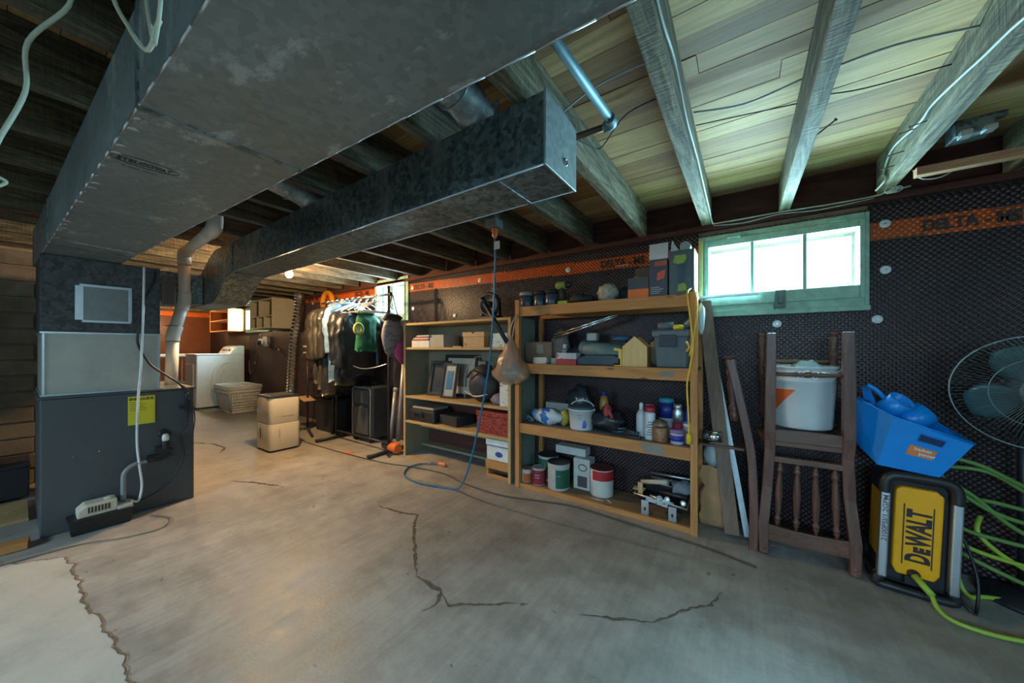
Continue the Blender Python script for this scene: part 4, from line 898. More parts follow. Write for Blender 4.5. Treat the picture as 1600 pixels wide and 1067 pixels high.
# black tube leaning, bag hanging on the post
single(MB().tube([(-1.71, 2.10, 1.47), (-1.475, 2.09, 1.14)], .017, 12).tube([(-1.70, 2.10, 1.455), (-1.725, 2.10, 1.49)], .021, 12), 'umbrella', M_BLACK, 'closed black umbrella poking up out of hanging plastic bag', 'umbrella', (-1.6, 2.1, 1.2))
pb_ = thing('plastic_bag', 'translucent tan plastic bag full of things hanging off the shelf post', 'bag', (-1.47, 2.12, 1.2))
def sack(c, seed, top):
    v = []; f = []; n_ = 22; L = 14
    for i in range(L + 1):
        t = i / L; z = c[2] + top * (1 - t)
        w = .018 + .125 * min(1, (t * 1.35)) ** 1.1 * (1 if t < .8 else max(.05, 1 - ((t - .8) / .2) ** 2 * .75))
        for k in range(n_):
            a = 2 * math.pi * k / n_; q = 1 + .16 * math.sin(k * 3.1 + seed) * (1 - t * .5) + .18 * noise.noise(Vector((k * .6, t * 3.5, seed)))
            v.append((c[0] + w * 1.0 * math.cos(a) * q, c[1] + w * .75 * math.sin(a) * q, z + .012 * math.sin(k * 1.7) * t))
    for i in range(L):
        for k in range(n_): f.append((i * n_ + k, (i + 1) * n_ + k, (i + 1) * n_ + (k + 1) % n_, i * n_ + (k + 1) % n_))
    f += [tuple(range(L * n_, L * n_ + n_))]
    return MB().add(v, f, True)
crumple(sack((-1.46, 2.12, .82), 2, .36), .018, 12, 3).build('body', flat((0.55, 0.36, 0.24), .3, 0, .25, 9, .003, .50), pb_)
MB().blob((-1.46, 2.12, .93), (.07, .05, .085), 6, .3).build('contents', flat((0.15, 0.16, 0.17), .6), pb_, 0, 'grey things inside')
MB().blob((-1.46, 2.11, 1.05), (.04, .035, .07), 7, .3).build('contents', flat((0.55, 0.15, 0.08), .6), pb_, 0, 'orange wrapper inside')
MB().tube(spline([(-1.475, 2.12, 1.16), (-1.49, 2.17, 1.27), (-1.48, 2.232, 1.355), (-1.46, 2.17, 1.27), (-1.45, 2.12, 1.16)]), .006, 6).build('handle', flat((0.62, 0.44, 0.32), .4), pb_)

# ================================================================ STORAGE SHELF (right)
sh = thing('storage_shelf', 'homemade lumber storage shelf of four decks beside the window', 'shelf unit', (-.86, 2.4, 0))
for x, zt in ((-1.50, 1.475), (-.262, 1.425)): MB().box(x, x + .038, 2.235, 2.272, 0, zt).build('front_post', M_PINEZ, sh, .002)
for x in (-1.46, -.262): MB().box(x, x + .038, 2.54, 2.578, 0, 1.34).build('rear_post', M_PINEZ, sh, .002)
for zt, zb in ((1.42, 1.345), (.975, .90), (.505, .43)):
    MB().box(-1.462, -.262, 2.245, 2.268, zb, zt).build('front_rail', M_PINE, sh, .002)
    MB().box(-1.46, -.235, 2.555, 2.578, zb, zt).build('rear_rail', M_PINE, sh, .002)
    dk = M_SILL if zt == 1.42 else flat((0.16, 0.155, 0.15), .8)
    MB().box(-1.49, -.235, 2.268, 2.552, zt - .019, zt - .001).build('deck', dk, sh, .001)
MB().box(-1.462, -.262, 2.245, 2.268, 0, .035).build('front_rail', M_PINE, sh, .002)
MB().box(-1.49, -.235, 2.268, 2.552, .015, .033).build('deck', wood((0.17, 0.10, 0.05), (0.28, 0.18, 0.09), 'X', .8), sh, .001)
MB().box(-1.505, -1.495, 2.275, 2.54, 0, 1.345).build('side_panel', flat((0.20, 0.24, 0.20), .8), sh)
MB().prism([(-.52, .4405), (-.40, .436), (-.42, .498), (-.55, .495)], 'Y', 2.243, 2.2452).build('paint_smear', flat((0.24, 0.22, 0.19), .7), sh)
MB().prism([(-.44, .925), (-.36, .92), (-.34, .952), (-.42, .955)], 'Y', 2.243, 2.2452).build('paint_smear', flat((0.24, 0.22, 0.19), .7), sh)
Z1, Z2, Z3, Z4 = 1.42, .975, .505, .034

def can(label, c, r, h, body, band=None, lid=True, lidm=None, bail=False, bandz=(.15, .85), arc=(0, 360), name='paint_can', print_=None):
    t = thing(name, label, 'can', c)
    MB().lathe(c, [(r * .97, 0), (r, .004), (r, h - .004), (r * 1.02, h)], 28).build('body', body, t)
    if lid: MB().lathe((c[0], c[1], c[2] + h), [(r * 1.02, 0), (r * 1.02, .004), (r * .9, .004), (r * .88, .001), (0, .001)], 28).build('lid', lidm or M_TINLID, t)
    if band:
        k = 28; v = []; f = []
        for i in range(k + 1):
            a = R(arc[0] + (arc[1] - arc[0]) * i / k)
            for zz in bandz: v.append((c[0] + r * 1.006 * math.cos(a), c[1] + r * 1.006 * math.sin(a), c[2] + h * zz))
            if i: q = 2 * i; f.append((q - 2, q, q + 1, q - 1))
        MB().add(v, f, True).build('label', band, t)
    if print_:
        for (txt, s_, zz, mt) in print_:
            cut_wrap(txt, s_, c, r * 1.012, zz).build('printed_lettering', mt, t)
    if bail:
        MB().tube([(c[0] + r * 1.03 * math.cos(a), c[1] - r * .3 * math.sin(a), c[2] + h * .82 - r * .5 * math.sin(a)) for a in [math.pi * i / 14 for i in range(15)]], .0022, 5).build('bail_handle', M_TINLID, t)
    return t
def cut_wrap(txt, s_, c, r, zz):
    """lettering wrapped on a can, facing the room"""
    m_ = lettering(txt, s_, (0, 0, 0), (1, 0, 0), (0, 1, 0), .0002, .0005)
    w = max(p[0] for p in m_.v); a0 = math.radians(-75)
    m_.v = [(c[0] + r * math.cos(a0 + (p[0] - w / 2) / r), c[1] + r * math.sin(a0 + (p[0] - w / 2) / r), c[2] + zz + p[1]) for p in m_.v]
    return m_
# top deck
for i, (x, w, lab) in enumerate(((-1.475, .115, 'widest dark jar with a grey lid, leftmost on the top deck'), (-1.35, .095, 'middle one of three dark jars on the top deck'), (-1.245, .10, 'dark jar nearest the green drill on the top deck'))):
    t = thing('jar', lab, 'jar', (x, 2.37, Z1), 'dark jars on the top deck')
    MB().lathe((x, 2.37, Z1), [(w * .46, 0), (w * .5, .01), (w * .5, .085), (w * .42, .10)], 18).build('body', flat((0.055, 0.07, 0.095), .3), t)
    MB().lathe((x, 2.37, Z1 + .10), [(w * .52, 0), (w * .52, .028), (0, .028)], 18).build('lid', flat((0.26, 0.27, 0.22), .5) if i == 0 else M_BLACKM, t)
dl = thing('cordless_drill', 'lime green and black cordless drill standing on the top deck', 'drill', (-1.13, 2.36, Z1))
MB().box(-1.175, -1.095, 2.33, 2.39, Z1, Z1 + .035).build('battery', flat((0.34, 0.46, 0.03), .5), dl, .006)
MB().tube([(-1.14, 2.36, Z1 + .035), (-1.145, 2.36, Z1 + .13)], .02, 12).build('grip', M_BLACKM, dl)
MB().lathe((-1.195, 2.36, Z1 + .155), [(.025, 0), (.031, .01), (.031, .075), (.026, .08)], 14, (1, 0, 0)).build('motor_housing', flat((0.20, 0.27, 0.04), .5), dl)
MB().lathe((-1.115, 2.36, Z1 + .155), [(.026, 0), (.024, .02), (.015, .045), (.0, .045)], 14, (1, 0, 0)).build('chuck', M_BLACK, dl)
single(MB().blob((-1.00, 2.38, Z1 + .038), (.09, .07, .04), 1, .35, 16), 'dark_cloth', M_BLACKM, 'dark cloth bundle right of the green drill', 'cloth', (-1, 2.38, Z1))
single(MB().blob((-.80, 2.38, Z1 + .065), (.075, .07, .068), 2, .35, 18, 3), 'twine_ball', flat((0.42, 0.38, 0.30), .9, 0, .4, 40, .006), 'pale tangled ball of twine in the middle of the top deck', 'twine', (-.8, 2.38, Z1))
single(MB().blob((-.68, 2.42, Z1 + .05), (.06, .07, .055), 3, .3, 14), 'dark_glove', M_BLACKM, 'dark rumpled glove left of the open orange carton', 'glove', (-.68, 2.42, Z1))
ocx = thing('open_carton', 'open dark carton with orange lower band and flaps up', 'box', (-.57, 2.36, Z1))
mO = flat((0.75, 0.16, 0.02), .5); mD = flat((0.06, 0.06, 0.065), .5)
MB().box(-.635, -.505, 2.285, 2.29, Z1, Z1 + .06).build('front_band', mO, ocx)
MB().box(-.635, -.505, 2.285, 2.29, Z1 + .06, Z1 + .135).box(-.635, -.631, 2.29, 2.44, Z1, Z1 + .135).box(-.509, -.505, 2.29, 2.44, Z1, Z1 + .135).box(-.635, -.505, 2.436, 2.44, Z1, Z1 + .135).box(-.631, -.509, 2.29, 2.436, Z1, Z1 + .004).build('body', mD, ocx)
MB().box(-.635, -.505, 2.44, 2.443, Z1 + .135, Z1 + .235).xf(rot_about((0, 2.44, Z1 + .135), (1, 0, 0), R(-12))).build('flap', flat((0.10, 0.085, 0.075), .7), ocx)
MB().box(-.725, -.635, 2.30, 2.303, Z1 + .23, Z1 + .235).build('flap', M_CARD, ocx)
MB().blob((-.57, 2.34, Z1 + .115), (.05, .04, .035), 5, .5, 12, 4).build('contents', flat((0.32, 0.24, 0.22), .7), ocx)
tcx = thing('tool_carton', 'tall dark printed carton with white top flap standing open', 'box', (-.45, 2.35, Z1))
MB().box(-.50, -.392, 2.28, 2.42, Z1, Z1 + .235).build('body', flat((0.055, 0.06, 0.075), .45), tcx, .002)
MB().box(-.50, -.39, 2.278, 2.281, Z1 + .235, Z1 + .335).xf(rot_about((-.45, 2.28, Z1 + .235), (1, 0, 0), R(-6))).build('flap', flat((0.55, 0.58, 0.62), .6), tcx, 0, 'white inside of the flap')
MB().box(-.468, -.398, 2.2785, 2.28, Z1 + .192, Z1 + .222).build('red_print', flat((0.40, 0.09, 0.05), .5), tcx)
MB().prism([(-.455, Z1 + .10), (-.41, Z1 + .115), (-.405, Z1 + .165), (-.45, Z1 + .15)], 'Y', 2.2785, 2.28).build('red_print', flat((0.62, 0.10, 0.04), .5), tcx)
for i in range(4): MB().box(-.49, -.49 + .05 + .012 * (i % 3), 2.2785, 2.28, Z1 + .02 + i * .012, Z1 + .025 + i * .012).build('fine_print', flat((0.35, 0.38, 0.42), .5), tcx)
dcx = thing('drill_carton', 'carton with green drill pictured on front, rightmost on top deck', 'box', (-.31, 2.35, Z1))
MB().box(-.382, -.245, 2.27, 2.44, Z1, Z1 + .27).build('body', flat((0.07, 0.10, 0.11), .45), dcx, .002)
MB().box(-.2455, -.2435, 2.272, 2.438, Z1 + .002, Z1 + .268).build('side_print', flat((0.60, 0.68, 0.62), .5), dcx)
mL = flat((0.26, 0.36, 0.06), .5)
MB().prism([(-.36, Z1 + .20), (-.33, Z1 + .185), (-.30, Z1 + .19), (-.285, Z1 + .215), (-.29, Z1 + .24), (-.35, Z1 + .24)], 'Y', 2.267, 2.27).build('drill_print', mL, dcx)
MB().prism([(-.335, Z1 + .02), (-.285, Z1 + .02), (-.285, Z1 + .05), (-.30, Z1 + .07), (-.33, Z1 + .065)], 'Y', 2.267, 2.27).build('battery_print', mL, dcx)
MB().prism([(-.33, Z1 + .065), (-.295, Z1 + .07), (-.295, Z1 + .185), (-.335, Z1 + .185)], 'Y', 2.268, 2.27).build('drill_print', flat((0.03, 0.07, 0.10), .4), dcx)
single(MB().prism([(-.385, Z1 + .272), (-.33, Z1 + .272), (-.375, Z1 + .355)], 'Y', 2.33, 2.336), 'paper_packet', paper_print((0.60, 0.66, 0.68), (0.12, 0.35, 0.50), 30), 'pointed pale packet standing on top of the drill carton', 'packet', (-.36, 2.33, Z1 + .27))
single(MB().lathe((-.30, 2.35, Z1 + .302), [(.0, -.03), (.03, -.03), (.031, 0), (.03, .03), (0, .03)], 18, (0, 1, 0)), 'tape_roll', flat((0.40, 0.43, 0.38), .5), 'small pale roll of tape on top of the drill carton', 'tape', (-.3, 2.35, Z1 + .272))
# silver tubes slung under the top deck
for i, lab in enumerate(('upper silver tube slung below the top deck', 'lower silver tube slung below the top deck')):
    single(MB().tube([(-1.20, 2.33, 1.195 - i * .022), (-.72, 2.36, 1.335 - i * .012)], .008, 8), 'metal_tube', M_CHROME, lab, 'tube', (-1, 2.35, 1.25))
# second deck
tp = thing('brown_carton', 'brown cardboard carton at left of second deck', 'box', (-1.40, 2.42, Z2))
MB().box(-1.50 + .02, -1.24, 2.36, 2.50, Z2, Z2 + .17).build('body', flat((0.26, 0.16, 0.10), .8), tp, .002)
MB().box(-1.37, -1.31, 2.355, 2.36, Z2 + .08, Z2 + .15).build('label', flat((0.36, 0.27, 0.19), .7), tp)
single(MB().blob((-1.20, 2.44, Z2 + .13), (.07, .06, .14), 11, .3, 14), 'paper_sack', flat((0.20, 0.16, 0.13), .9, 0, .2, 10, .004), 'grey brown paper sack beside the brown carton', 'sack', (-1.2, 2.44, Z2))
box('white_carton', 'small low white carton with black print on the second deck', 'box', (-1.30, 2.31, Z2), .12, .06, .05, paper_print((0.50, 0.50, 0.45), (0.05, 0.05, 0.05), 26, .6))
rb = thing('red_carton', 'small red and white carton on second deck', 'box', (-1.08, 2.31, Z2))
MB().box(-1.16, -1.0, 2.28, 2.36, Z2, Z2 + .042).build('body', flat((0.42, 0.03, 0.03), .5), rb, .001)
MB().box(-1.16, -1.0, 2.28, 2.36, Z2 + .042, Z2 + .085).build('upper_half', paper_print((0.52, 0.50, 0.50), (0.30, 0.05, 0.05), 20, .6), rb, .001)
single(MB().lathe((-1.20, 2.33, Z2), [(.03, 0), (.03, .04), (.024, .045), (0, .045)], 14), 'tub', flat((0.42, 0.40, 0.34), .5), 'tiny cream tub between the white and red cartons', 'tub', (-1.2, 2.33, Z2))
t = thing('bottle', 'small white capped bottle behind the red and white carton', 'bottle', (-1.16, 2.42, Z2))
MB().lathe((-1.16, 2.42, Z2), [(.028, 0), (.028, .10), (.018, .12)], 14).build('body', flat((0.35, 0.36, 0.36), .5), t)
MB().lathe((-1.16, 2.42, Z2 + .12), [(.022, 0), (.022, .03), (0, .03)], 12).build('cap', M_WHITEP, t)
cy = thing('grease_canister', 'green grey cylindrical canister lying on its side on second deck', 'canister', (-.88, 2.46, Z2))
MB().lathe((-1.02, 2.46, Z2 + .115), [(.0, 0), (.055, 0), (.06, .01), (.06, .30), (.05, .31), (0, .31)], 20, (1, -.1, -.10)).build('body', flat((0.17, 0.23, 0.21), .5), cy)
MB().lathe((-1.03, 2.46, Z2 + .115), [(.062, 0), (.062, .03), (.05, .03)], 20, (1, -.1, -.1)).build('collar', flat((0.22, 0.25, 0.24), .4), cy)
MB().box(-.98, -.90, 2.42, 2.48, Z2 + .175, Z2 + .235).build('valve_block', flat((0.36, 0.40, 0.37), .5), cy, .01)
single(MB().prism([(-1.0, Z2), (-.68, Z2), (-.68, Z2 + .055), (-.74, Z2 + .075), (-.92, Z2 + .075), (-1.0, Z2 + .05)], 'Y', 2.29, 2.38), 'tool_case', flat((0.035, 0.06, 0.08), .5), 'low dark blue tool case in the middle of second deck', 'case', (-.85, 2.33, Z2), bevel=.008)
single(MB().blob((-1.05, 2.45, Z2 + .07), (.09, .06, .07), 13, .5, 16, 3), 'dark_hardware', M_BLACKM, 'dark tangled hardware behind the red and white carton', 'hardware', (-1.05, 2.45, Z2))
single(MB().blob((-.73, 2.46, Z2 + .19), (.07, .05, .02), 14, .3, 12), 'blue_cloth', flat((0.05, 0.14, 0.24), .7), 'blue folded cloth on the end of the canister', 'cloth', (-.73, 2.46, Z2 + .18))
bh = thing('birdhouse', 'plain unpainted wooden house shaped box with pointed top', 'birdhouse', (-.60, 2.35, Z2))
MB().prism([(-.672, Z2), (-.515, Z2), (-.515, Z2 + .13), (-.593, Z2 + .20), (-.672, Z2 + .13)], 'Y', 2.285, 2.30).build('front_panel', wood((0.62, 0.40, 0.15), (0.74, 0.52, 0.23), 'Z', .6, knots=False), bh, .001)
MB().prism([(-.672, Z2), (-.515, Z2), (-.515, Z2 + .13), (-.593, Z2 + .20), (-.672, Z2 + .13)], 'Y', 2.42, 2.43).build('back_panel', M_PINEZ, bh, .001)
MB().box(-.672, -.662, 2.30, 2.42, Z2, Z2 + .13).box(-.525, -.515, 2.30, 2.42, Z2, Z2 + .13).box(-.662, -.525, 2.30, 2.42, Z2, Z2 + .01).build('side_panel', M_PINEY, bh, .001)
gl = MB().prism([(-.70, Z2), (-.676, Z2), (-.676, Z2 + .115), (-.73, Z2 + .125), (-.73, Z2 + .105), (-.70, Z2 + .10), (-.70, Z2 + .02), (-.73, Z2 + .02), (-.73, Z2)], 'Y', 2.29, 2.32)
single(gl, 'yellow_clamp', flat((0.65, 0.48, 0.03), .4), 'yellow C shaped clamp standing left of the birdhouse', 'clamp', (-.7, 2.3, Z2), bevel=.002)
single(MB().blob((-.49, 2.44, Z2 + .09), (.05, .05, .09), 15, .4), 'straw_bundle', flat((0.30, 0.24, 0.16), .9), 'brown bundle between the birdhouse and grey caddy', 'bundle', (-.49, 2.44, Z2))
tc = thing('tool_caddy', 'dark grey plastic tool caddy with clip on top, second deck right', 'caddy', (-.38, 2.38, Z2))
MB().frust((-.375, 2.385, Z2), .175, .17, .20, .19, .21).build('body', flat((0.085, 0.12, 0.125), .5), tc, .008)
MB().box(-.485, -.265, 2.275, 2.49, Z2 + .19, Z2 + .235).build('rim', flat((0.10, 0.13, 0.14), .45), tc, .01)
MB().box(-.44, -.34, 2.27, 2.277, Z2 + .13, Z2 + .205).build('recess', flat((0.02, 0.03, 0.04), .5), tc, .004)
MB().tube(spline([(-.29, 2.272, Z2 + .16), (-.27, 2.262, Z2 + .13), (-.285, 2.262, Z2 + .10)]), .007, 6).build('brass_clip', flat((0.65, 0.45, 0.10), .4, .6), tc)
single(MB().tube([(-.46, 2.35, Z2 + .262), (-.37, 2.36, Z2 + .262)], .027, 12), 'sanding_disc', flat((0.12, 0.16, 0.20), .4), 'rounded grey tool resting left on top of the caddy', 'tool', (-.42, 2.35, Z2 + .235))
single(MB().tube([(-.365, 2.31, Z2 + .252), (-.31, 2.32, Z2 + .25)], .017, 10), 'yellow_tape', flat((0.80, 0.60, 0.02), .4), 'yellow tape measure on top of the caddy', 'tape measure', (-.34, 2.31, Z2 + .235))
single(MB().tube([(-.32, 2.38, Z2 + .25), (-.27, 2.37, Z2 + .29), (-.25, 2.37, Z2 + .32)], [.02, .022, .028], 10), 'caulking_nozzle', flat((0.22, 0.28, 0.32), .4), 'slanted grey nozzle on right top of the caddy', 'nozzle', (-.29, 2.38, Z2 + .235))
# third deck
single(MB().tube(spline([(-1.44, 2.33, Z3 + .02), (-1.42, 2.31, Z3 + .05), (-1.38, 2.32, Z3 + .02), (-1.42, 2.34, Z3 + .012), (-1.44, 2.35, Z3 + .012)]), .010, 7), 'coiled_wire', flat((0.10, 0.16, 0.17), .5), 'small dark coil of wire at left end of third deck', 'wire', (-1.42, 2.33, Z3))
bgp = thing('filler_bag', 'crumpled blue and white bag of filler lying on third deck', 'bag', (-1.27, 2.34, Z3))
MB().blob((-1.26, 2.34, Z3 + .063), (.125, .06, .062), 21, .25, 20).build('body', flat((0.55, 0.58, 0.60), .4, 0, .1, 10, .003), bgp)
MB().blob((-1.265, 2.334, Z3 + .066), (.06, .06, .062), 21, .22, 16).build('blue_print', flat((0.03, 0.16, 0.45), .4), bgp)
MB().blob((-1.365, 2.33, Z3 + .07), (.03, .03, .04), 23, .3, 12).build('blue_print', flat((0.10, 0.25, 0.45), .4), bgp)
single(MB().blob((-1.13, 2.37, Z3 + .06), (.035, .04, .06), 24, .3), 'yellow_sack', flat((0.45, 0.36, 0.05), .6), 'small yellow bag squeezed between filler bag and white tub', 'bag', (-1.13, 2.37, Z3))
box('grey_tray', 'flat grey tray edge behind the blue and white filler bag', 'tray', (-1.22, 2.46, Z3), .20, .10, .16, flat((0.28, 0.29, 0.27), .5), 0, .004)
wt = thing('white_tub', 'white plastic tub with grey lid and wire handle on third deck', 'tub', (-.99, 2.36, Z3))
MB().lathe((-.99, 2.355, Z3), [(.078, 0), (.082, .006), (.094, .14), (.098, .14), (.098, .152)], 28).build('body', flat((0.66, 0.67, 0.68), .35, 0, .03), wt)
MB().lathe((-.99, 2.355, Z3 + .150), [(.097, 0), (.10, .003), (.10, .016), (.092, .02), (0, .02)], 28).build('lid', flat((0.05, 0.09, 0.11), .45), wt)
MB().tube([(-.99 + .10 * math.cos(a), 2.355 + .035 * math.sin(a), Z3 + .14 + .062 * math.sin(a)) for a in [math.pi * i / 14 for i in range(15)]], .004, 6).build('handle', M_WHITEP, wt)
for (zz, s_, t_) in ((.108, .02, '------'), (.092, .02, '----'), (.078, .014, '------')): cut_wrap(t_, s_, (-.99, 2.355, Z3), .0935, zz).build('fine_print', flat((0.08, 0.08, 0.30), .5), wt)
MB().blob((-.945, 2.285, Z3 + .05), (.022, .008, .03), 26, .3, 10).build('printed_spot', flat((0.06, 0.13, 0.50), .5), wt)
single(MB().blob((-1.05, 2.46, Z3 + .165), (.10, .06, .14), 27, .4, 18, 3), 'dark_bag', flat((0.03, 0.035, 0.04), .25), 'dark shiny plastic bag behind white tub', 'bag', (-1.05, 2.46, Z3))
gb = thing('glue_bottle', 'dark bottle with orange brown label and blue cap at back of third deck', 'bottle', (-.86, 2.47, Z3))
MB().lathe((-.86, 2.47, Z3), [(.035, 0), (.035, .17), (.03, .21), (.018, .24)], 16).build('body', flat((0.40, 0.20, 0.04), .4), gb)
MB().lathe((-.86, 2.47, Z3 + .24), [(.02, 0), (.018, .03), (0, .035)], 12).build('cap', flat((0.03, 0.03, 0.22), .4), gb)
single(MB().blob((-.80, 2.38, Z3 + .08), (.11, .08, .075), 28, .45, 20, 3), 'dark_sack', flat((0.025, 0.025, 0.03), .3), 'dark crumpled bag right of white tub on third deck', 'bag', (-.8, 2.36, Z3))
single(MB().blob((-.79, 2.33, Z3 + .15), (.03, .02, .05), 29, .3).tube([(-.78, 2.31, Z3 + .18), (-.745, 2.305, Z3 + .11)], .012, 8), 'red_squeeze_pack', flat((0.40, 0.05, 0.05), .5), 'dark red packet lying over dark crumpled bag', 'packet', (-.79, 2.33, Z3 + .15))
gd = MB()
random.seed(8)
for i in range(7): a = random.uniform(0, 3.1); gd.tube([(-.66, 2.33, Z3 + .012 + i * .006), (-.66 + .09 * math.cos(a), 2.33 - .04 * math.sin(a), Z3 + .012 + i * .004)], .009, 6)
single(gd, 'hand_tools', flat((0.06, 0.08, 0.09), .4, .3), 'small heap of dark hand tools before the white bottle', 'tools', (-.66, 2.33, Z3))
single(MB().box(-.64, -.555, 2.275, 2.30, Z3, Z3 + .018), 'black_block', M_BLACK, 'little black block at the front edge of third deck', 'block', (-.6, 2.29, Z3), bevel=.002)
wbt = thing('squeeze_bottle', 'slim white bottle with pointed nozzle on third deck', 'bottle', (-.57, 2.39, Z3))
MB().lathe((-.575, 2.39, Z3), [(.031, 0), (.033, .01), (.033, .14), (.022, .165), (.014, .175)], 18).build('body', flat((0.60, 0.62, 0.62), .4, 0, .03), wbt)
MB().lathe((-.575, 2.39, Z3 + .175), [(.014, 0), (.013, .04), (.006, .05), (0, .05)], 12).build('nozzle', M_WHITEP, wbt)
spc = thing('spray_can', 'white spray can with red cap at the front of third deck', 'can', (-.50, 2.335, Z3))
MB().lathe((-.508, 2.335, Z3), [(.031, 0), (.033, .004), (.033, .165), (.026, .18)], 20).build('body', flat((0.62, 0.66, 0.68), .35, 0, .03), spc)
MB().lathe((-.508, 2.335, Z3 + .178), [(.031, 0), (.033, .002), (.033, .028), (.024, .035), (0, .035)], 20).build('cap', flat((0.42, 0.02, 0.05), .4), spc)
for i in range(6): cut_wrap('-' * (2 + i % 3), .045 - .004 * (i % 2), (-.508, 2.335, Z3), .0335, .105 - .016 * i).build('fine_print', M_INK, spc)
spr = thing('spray_can', 'pink capped spray can half hidden behind white one', 'can', (-.55, 2.44, Z3))
MB().lathe((-.535, 2.44, Z3), [(.031, 0), (.033, .004), (.033, .17), (.026, .18)], 20).build('body', flat((0.30, 0.04, 0.10), .4), spr)
MB().lathe((-.535, 2.44, Z3 + .18), [(.03, 0), (.032, .002), (.032, .03), (0, .035)], 20).build('cap', flat((0.42, 0.10, 0.18), .4), spr)
for (x, y, lab, g_) in ((-.445, 2.37, 'clear jar of rusty screws heaped over its rim', 1),):
    t = thing('screw_jar', lab, 'jar', (x, y - .04, Z3))
    MB().lathe((x, y - .04, Z3), [(.048, 0), (.05, .006), (.05, .085), (.046, .09)], 22).build('body', flat((0.32, 0.15, 0.07), .35, .2, .5, 60, .004), t)
    MB().blob((x, y - .04, Z3 + .105), (.046, .046, .03), 31, .6, 16, 4).build('screws', flat((0.26, 0.20, 0.14), .45, .5, .5, 60, .005), t)
blc = thing('blue_tub', 'tall blue container with teal lid behind the screw jar', 'canister', (-.44, 2.47, Z3))
MB().lathe((-.43, 2.46, Z3), [(.045, 0), (.047, .01), (.047, .14)], 20).build('body', flat((0.45, 0.46, 0.48), .4), blc)
MB().lathe((-.43, 2.46, Z3 + .13), [(.048, 0), (.048, .10)], 20).build('label', flat((0.015, 0.03, 0.20), .4), blc)
MB().lathe((-.43, 2.46, Z3 + .23), [(.048, 0), (.046, .028), (0, .03)], 20).build('lid', flat((0.04, 0.28, 0.36), .4), blc)
red = thing('spray_can', 'silver topped spray can with red label on third deck', 'can', (-.36, 2.42, Z3))
MB().lathe((-.355, 2.42, Z3), [(.031, 0), (.033, .004), (.033, .11)], 20).build('body', flat((0.45, 0.03, 0.06), .35), red)
MB().lathe((-.355, 2.42, Z3 + .11), [(.033, 0), (.033, .07), (.022, .09), (.026, .095), (.026, .12), (0, .12)], 20).build('top', M_ALU, red)
cut_wrap('--', .04, (-.355, 2.42, Z3), .0335, .06).build('printed_lettering', M_WHITEP, red)
bl2 = thing('blue_jug', 'dark blue plastic jug at back right of third deck', 'jug', (-.29, 2.48, Z3))
MB().lathe((-.29, 2.48, Z3), [(.045, 0), (.047, .01), (.047, .15), (.03, .19), (.018, .20), (.018, .22), (0, .22)], 18).build('body', flat((0.02, 0.06, 0.22), .4), bl2)
MB().box(-.335, -.27, 2.43, 2.434, Z3 + .03, Z3 + .12).build('label', flat((0.12, 0.22, 0.42), .5), bl2)
pt = thing('purple_lid_tub', 'small blue and white tub with purple lid, front right of third deck', 'tub', (-.345, 2.32, Z3))
MB().lathe((-.345, 2.315, Z3), [(.035, 0), (.038, .004), (.040, .07)], 20).build('body', flat((0.50, 0.52, 0.60), .4), pt)
MB().lathe((-.345, 2.315, Z3 + .02), [(.0395, 0), (.0405, .035)], 20).build('label', flat((0.04, 0.05, 0.35), .4), pt)
MB().lathe((-.345, 2.315, Z3 + .07), [(.043, 0), (.043, .016), (0, .018)], 20).build('lid', flat((0.30, 0.16, 0.38), .4), pt)
gt = thing('glass_jar', 'pale jar with white lid behind the purple lidded tub', 'jar', (-.285, 2.38, Z3))
MB().lathe((-.285, 2.385, Z3), [(.035, 0), (.037, .004), (.037, .09), (.032, .10)], 18).build('body', flat((0.36, 0.38, 0.36), .3), gt)
MB().lathe((-.285, 2.385, Z3 + .10), [(.036, 0), (.036, .02), (0, .02)], 18).build('lid', M_WHITEP, gt)
# bottom deck
GREENL = flat((0.015, 0.10, 0.055), .5); WL = flat((0.46, 0.46, 0.42), .5, 0, .12, 30)
can('small rusty orange labelled can, leftmost on the bottom deck', (-1.44, 2.32, Z4), .045, .10, flat((0.50, 0.46, 0.40), .5), flat((0.42, 0.11, 0.03), .5), bandz=(.05, .70), arc=(-100, 20), lidm=flat((0.30, 0.18, 0.11), .5, .3), name='stain_can')
can('dark red labelled quart can beside the rusty orange can', (-1.335, 2.33, Z4), .055, .125, flat((0.42, 0.38, 0.38), .5), flat((0.22, 0.02, 0.035), .5), bandz=(.05, .92), name='stain_can', lidm=flat((0.5, 0.48, 0.46), .4, .5), print_=(('---', .045, .068, M_WHITEP), ('---', .04, .05, M_WHITEP)))
can('dark lidded gallon can at back, behind the dark red can', (-1.32, 2.46, Z4), .083, .195, WL, GREENL, bandz=(.12, .9), lidm=M_BLACKM)
can('large gallon can with dark lid and green label in front', (-1.17, 2.345, Z4), .083, .195, WL, GREENL, bandz=(.10, .80), arc=(-80, 60), lidm=M_BLACK, bail=True, print_=(('------', .03, .105, flat((0.55, 0.6, 0.55), .5)),))
can('gallon can with white sides and red spill round the top', (-.86, 2.42, Z4), .083, .19, flat((0.60, 0.60, 0.56), .5, 0, .1), flat((0.40, 0.015, 0.02), .5), bandz=(.62, .97), arc=(-120, 10), bail=True, lidm=flat((0.12, 0.03, 0.03), .5))
jg = thing('solvent_carton', 'white carton jug with dark printed label on bottom deck', 'carton', (-1.0, 2.47, Z4))
MB().box(-1.075, -.945, 2.40, 2.51, Z4, Z4 + .23).build('body', flat((0.48, 0.48, 0.45), .5), jg, .004)
MB().box(-1.04, -.965, 2.397, 2.40, Z4 + .02, Z4 + .10).build('label', flat((0.07, 0.06, 0.06), .5), jg)
